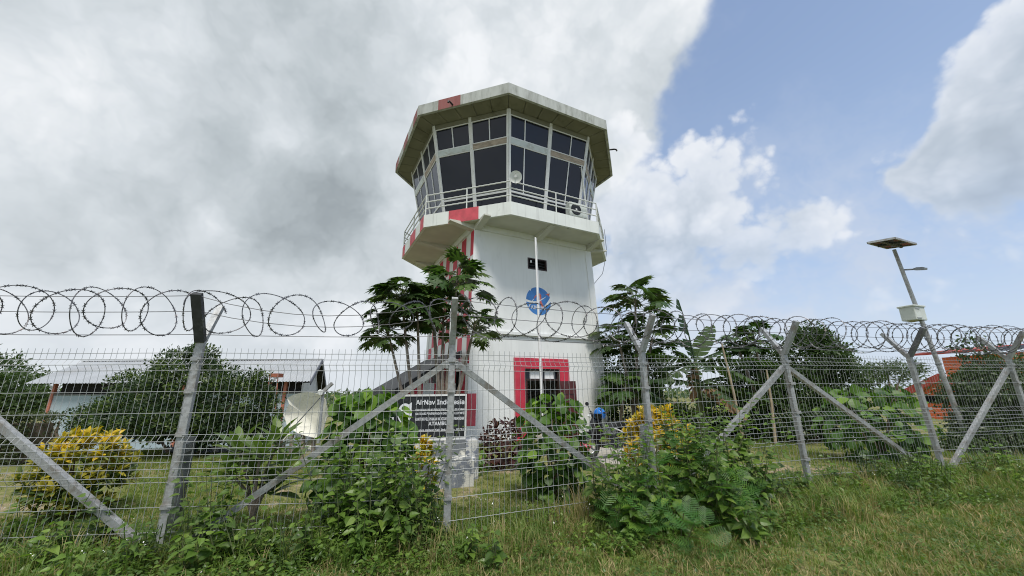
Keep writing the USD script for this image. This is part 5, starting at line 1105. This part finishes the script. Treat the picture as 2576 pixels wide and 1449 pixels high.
def scatter(name, label, cat, pts, specs, seed, smin, smax, kidx=None):
    rng = np.random.default_rng(seed); path = '/World/'+numbered('/World', name); pi = UsdGeom.PointInstancer.Define(stage, path)
    tgt = protos(path, specs); pi.CreatePrototypesRel().SetTargets(tgt); n = len(pts)
    pi.CreateProtoIndicesAttr(Vt.IntArray.FromNumpy((rng.integers(0, len(tgt), n) if kidx is None else kidx).astype(np.int32)))
    pi.CreatePositionsAttr(Vt.Vec3fArray.FromNumpy(pts.astype(np.float32))); s = rng.uniform(smin, smax, n); pi.CreateScalesAttr(Vt.Vec3fArray.FromNumpy(np.stack([s, s, s*rng.uniform(.75, 1.2, n)], 1).astype(np.float32)))
    a_ = rng.uniform(0, 2*np.pi, n); pi.CreateOrientationsAttr(Vt.QuathArray([Gf.Quath(float(np.cos(x/2)), 0, 0, float(np.sin(x/2))) for x in a_]))
    tag(pi.GetPrim(), label, cat, None, 'stuff')
def bare(x, y): return meshkit.fbm(np.stack([x*.55, y*.55, 0*x+7.], -1), 4, 3)
def field(rng, n, x0, x1, y0, y1, keep):
    x, y = rng.uniform(x0, x1, n), rng.uniform(y0, y1, n); k = keep(x, y); x, y = x[k], y[k]; return np.stack([x, y, gz(x, y)-.01], 1)
rng = np.random.default_rng(400)
inview = lambda x, y: np.abs(x) < y*1.55+1.2
yard = field(rng, 60000, -11, 16, 4.6, 14.5, lambda x, y: (y > fence_y(x)-.1) & inview(x, y) & (rng.random(len(x)) < np.clip((.62-bare(x, y))*5.5, .05, 1)) & ~((np.abs((x-TC[0])*CA+(y-TC[1])*SA) < 3.) & (np.abs(-(x-TC[0])*SA+(y-TC[1])*CA) < 3.)) & ~((x > 1.7) & (x < 3.9) & (y > 8.7) & (y < 11.8)) & (rng.random(len(x)) < np.clip(1.25-(y-5)*.05, .3, 1)))
scatter('yard_grass', 'short patchy grass of the yard inside the fence', 'grass', yard, [('clump', blades(rng, 16, .03, .09, .045, .0035, .8), L['grass']), ('clump_b', blades(rng, 14, .03, .10, .05, .0035, .9), L['grass_green']), ('clump_dry', blades(rng, 12, .03, .08, .05, .003, 1.1), L['grass_dry'])], 401, .7, 1.3, kidx=rng.choice([0, 0, 1, 1, 2], len(yard)))
road = field(rng, 42000, -7, 12, 2.3, 8.6, lambda x, y: (y < fence_y(x)+.05) & inview(x, y) & (rng.random(len(x)) < np.clip((.74-bare(x*1.3, y*1.3))*6., .40, 1)))
scatter('verge_grass', 'longer green and dry grass of the verge outside the fence', 'grass', road, [('clump', blades(rng, 18, .03, .10, .05, .0042, 1.1), L['grass']), ('clump_b', blades(rng, 18, .03, .10, .05, .0042, 1.1), L['grass_green']), ('clump_dry', blades(rng, 14, .03, .12, .055, .0038, 1.4), L['grass_dry']), ('weedlet', cover(rng, 9, .06, .035), L['weed'])], 402, .6, 1.3, kidx=rng.choice([0, 1, 1, 1, 2, 3], len(road)))
def near_fence(wd): return lambda x, y: inview(x, y) & (np.abs(y-fence_y(x)+.15) < wd*(.6+.8*bare(x*2, y*2)))
tall = field(rng, 9000, -7, 13, 3.2, 9, lambda x, y: (near_fence(.62)(x, y) | ((x > 2.4) & (np.abs(y-fence_y(x)+.55) < .8*(.5+.9*bare(x*2, y*2))) & inview(x, y))) & (rng.random(len(x)) < .55+.45*(x > 3)))
scatter('tall_grass', 'tall unmown grass along the foot of the mesh fence', 'grass', tall, [('tuft', blades(rng, 16, .14, .34, .05, .0045, .8), L['grass_green']), ('tuft_b', blades(rng, 14, .12, .30, .05, .004, .9), L['grass']), ('tuft_dry', blades(rng, 12, .15, .36, .05, .0035, .9), L['grass_dry'])], 403, .6, 1.2, kidx=rng.choice([0, 0, 1, 1, 2], len(tall)))
cov = field(rng, 15000, -7, 13, 3.0, 9.2, lambda x, y: inview(x, y) & (np.abs(y-fence_y(x)+.35) < .95) & (rng.random(len(x)) < np.clip((bare(x*1.6+9, y*1.6)-.44)*4 + .12*(x < -.9) + .30*(x > 2.6), .04, 1)))
scatter('ground_cover', 'low broad-leaved ground cover creeping along the fence foot', 'ground cover', cov, [('patch', cover(rng, 14, .07, .045), L['weed']), ('patch_b', cover(rng, 12, .07, .055), L['weed_b'])], 404, .7, 1.3)
def bush(rng, n, hgt, size):
    m_ = MB()
    for i_ in range(n):
        f_ = rng.uniform(.05, 1.); a_ = rng.uniform(0, 6.28); r_ = .16*(1-.5*f_)*rng.uniform(.2, 1.2); d_ = np.array([np.cos(a_), np.sin(a_), rng.uniform(-.4, .5)])
        m_.add(*place(T['heart'], np.array([np.cos(a_)*r_, np.sin(a_)*r_, f_*hgt]), d_, size*rng.uniform(.6, 1.2)*(1.2-.5*f_), up=(d_[0]*.3, d_[1]*.3, 1), roll=rng.normal(0, .3)))
    for i_ in range(4): m_.tube([rng.normal(0, .04, 3)*[1, 1, 0], rng.normal(0, .07, 3)*[1, 1, 0]+[0, 0, hgt]], .004, 3)
    return m_
bank = field(rng, 3600, -7, 13, 3.0, 9.5, lambda x, y: inview(x, y) & (((x > 2.2) & (np.abs(y-fence_y(x)+.38) < .62*(.5+.9*bare(x*2, y*2)))) | ((x < -.8) & (np.abs(y-fence_y(x)+.30) < .5*(.5+.9*bare(x*2, y*2))))) & (rng.random(len(x)) < np.clip((bare(x*1.9+3, y*1.9)-.38)*4, .05, .8)))
scatter('bank_weeds', 'mixed low leafy weeds thick along the foot of the fence', 'weeds', bank, [('tuft', bush(rng, 34, .34, .075), L['weed']), ('tuft_b', bush(rng, 30, .28, .08), L['weed_b']), ('tuft_c', bush(rng, 40, .46, .06), L['tree_b'])], 407, .6, 1.25)
fl = field(rng, 420, -7, 9, 3.2, 8, lambda x, y: inview(x, y) & (np.abs(y-fence_y(x)) < .8)); fl[:, 2] += rng.uniform(.1, .75, len(fl))*np.where(fl[:, 0] > 1, 1, .5)
mfl = MB(); 
for j in range(4): mfl.add(*place(T['tiny'], np.array([.0, .0, .0])+rng.normal(0, .006, 3), rng.normal(0, 1, 3)+[0, -.3, .4], .016))
scatter('white_flowers', 'tiny white flowers dotted through the weeds', 'flowers', fl, [('flower', mfl, M['flower'])], 405, .7, 1.4)
dry = field(rng, 60, .8, 1.7, 4.6, 5.5, lambda x, y: np.abs(y-fence_y(x)+.1) < .3)
scatter('dry_grass_tuft', 'tuft of tall dry straw grass below the round-leaved shrub by the door', 'grass', dry, [('tuft', blades(rng, 12, .25, .62, .05, .004, .7), L['grass_dry'])], 406, .7, 1.2)
# far line of trees all round the horizon
rng = np.random.default_rng(500); mb = MB()
for i_ in range(9000):
    a_ = rng.uniform(-1.25, 1.25); D_ = rng.uniform(85, 120); x, y = D_*np.sin(a_), D_*np.cos(a_); h_ = (.9 + 1.7*meshkit.noise(np.array([a_*14, 1.3, 2.]), 9))
    mb.add(*place(T['tiny'], np.array([x, y, rng.uniform(-1.6, h_)]), rng.normal(0, 1, 3), rng.uniform(.8, 1.7), up=unit([0, -.6, .8])))
put('distant_trees', mb, L['tree_b'], label='low line of distant trees on the horizon', cat='trees', kind='stuff')
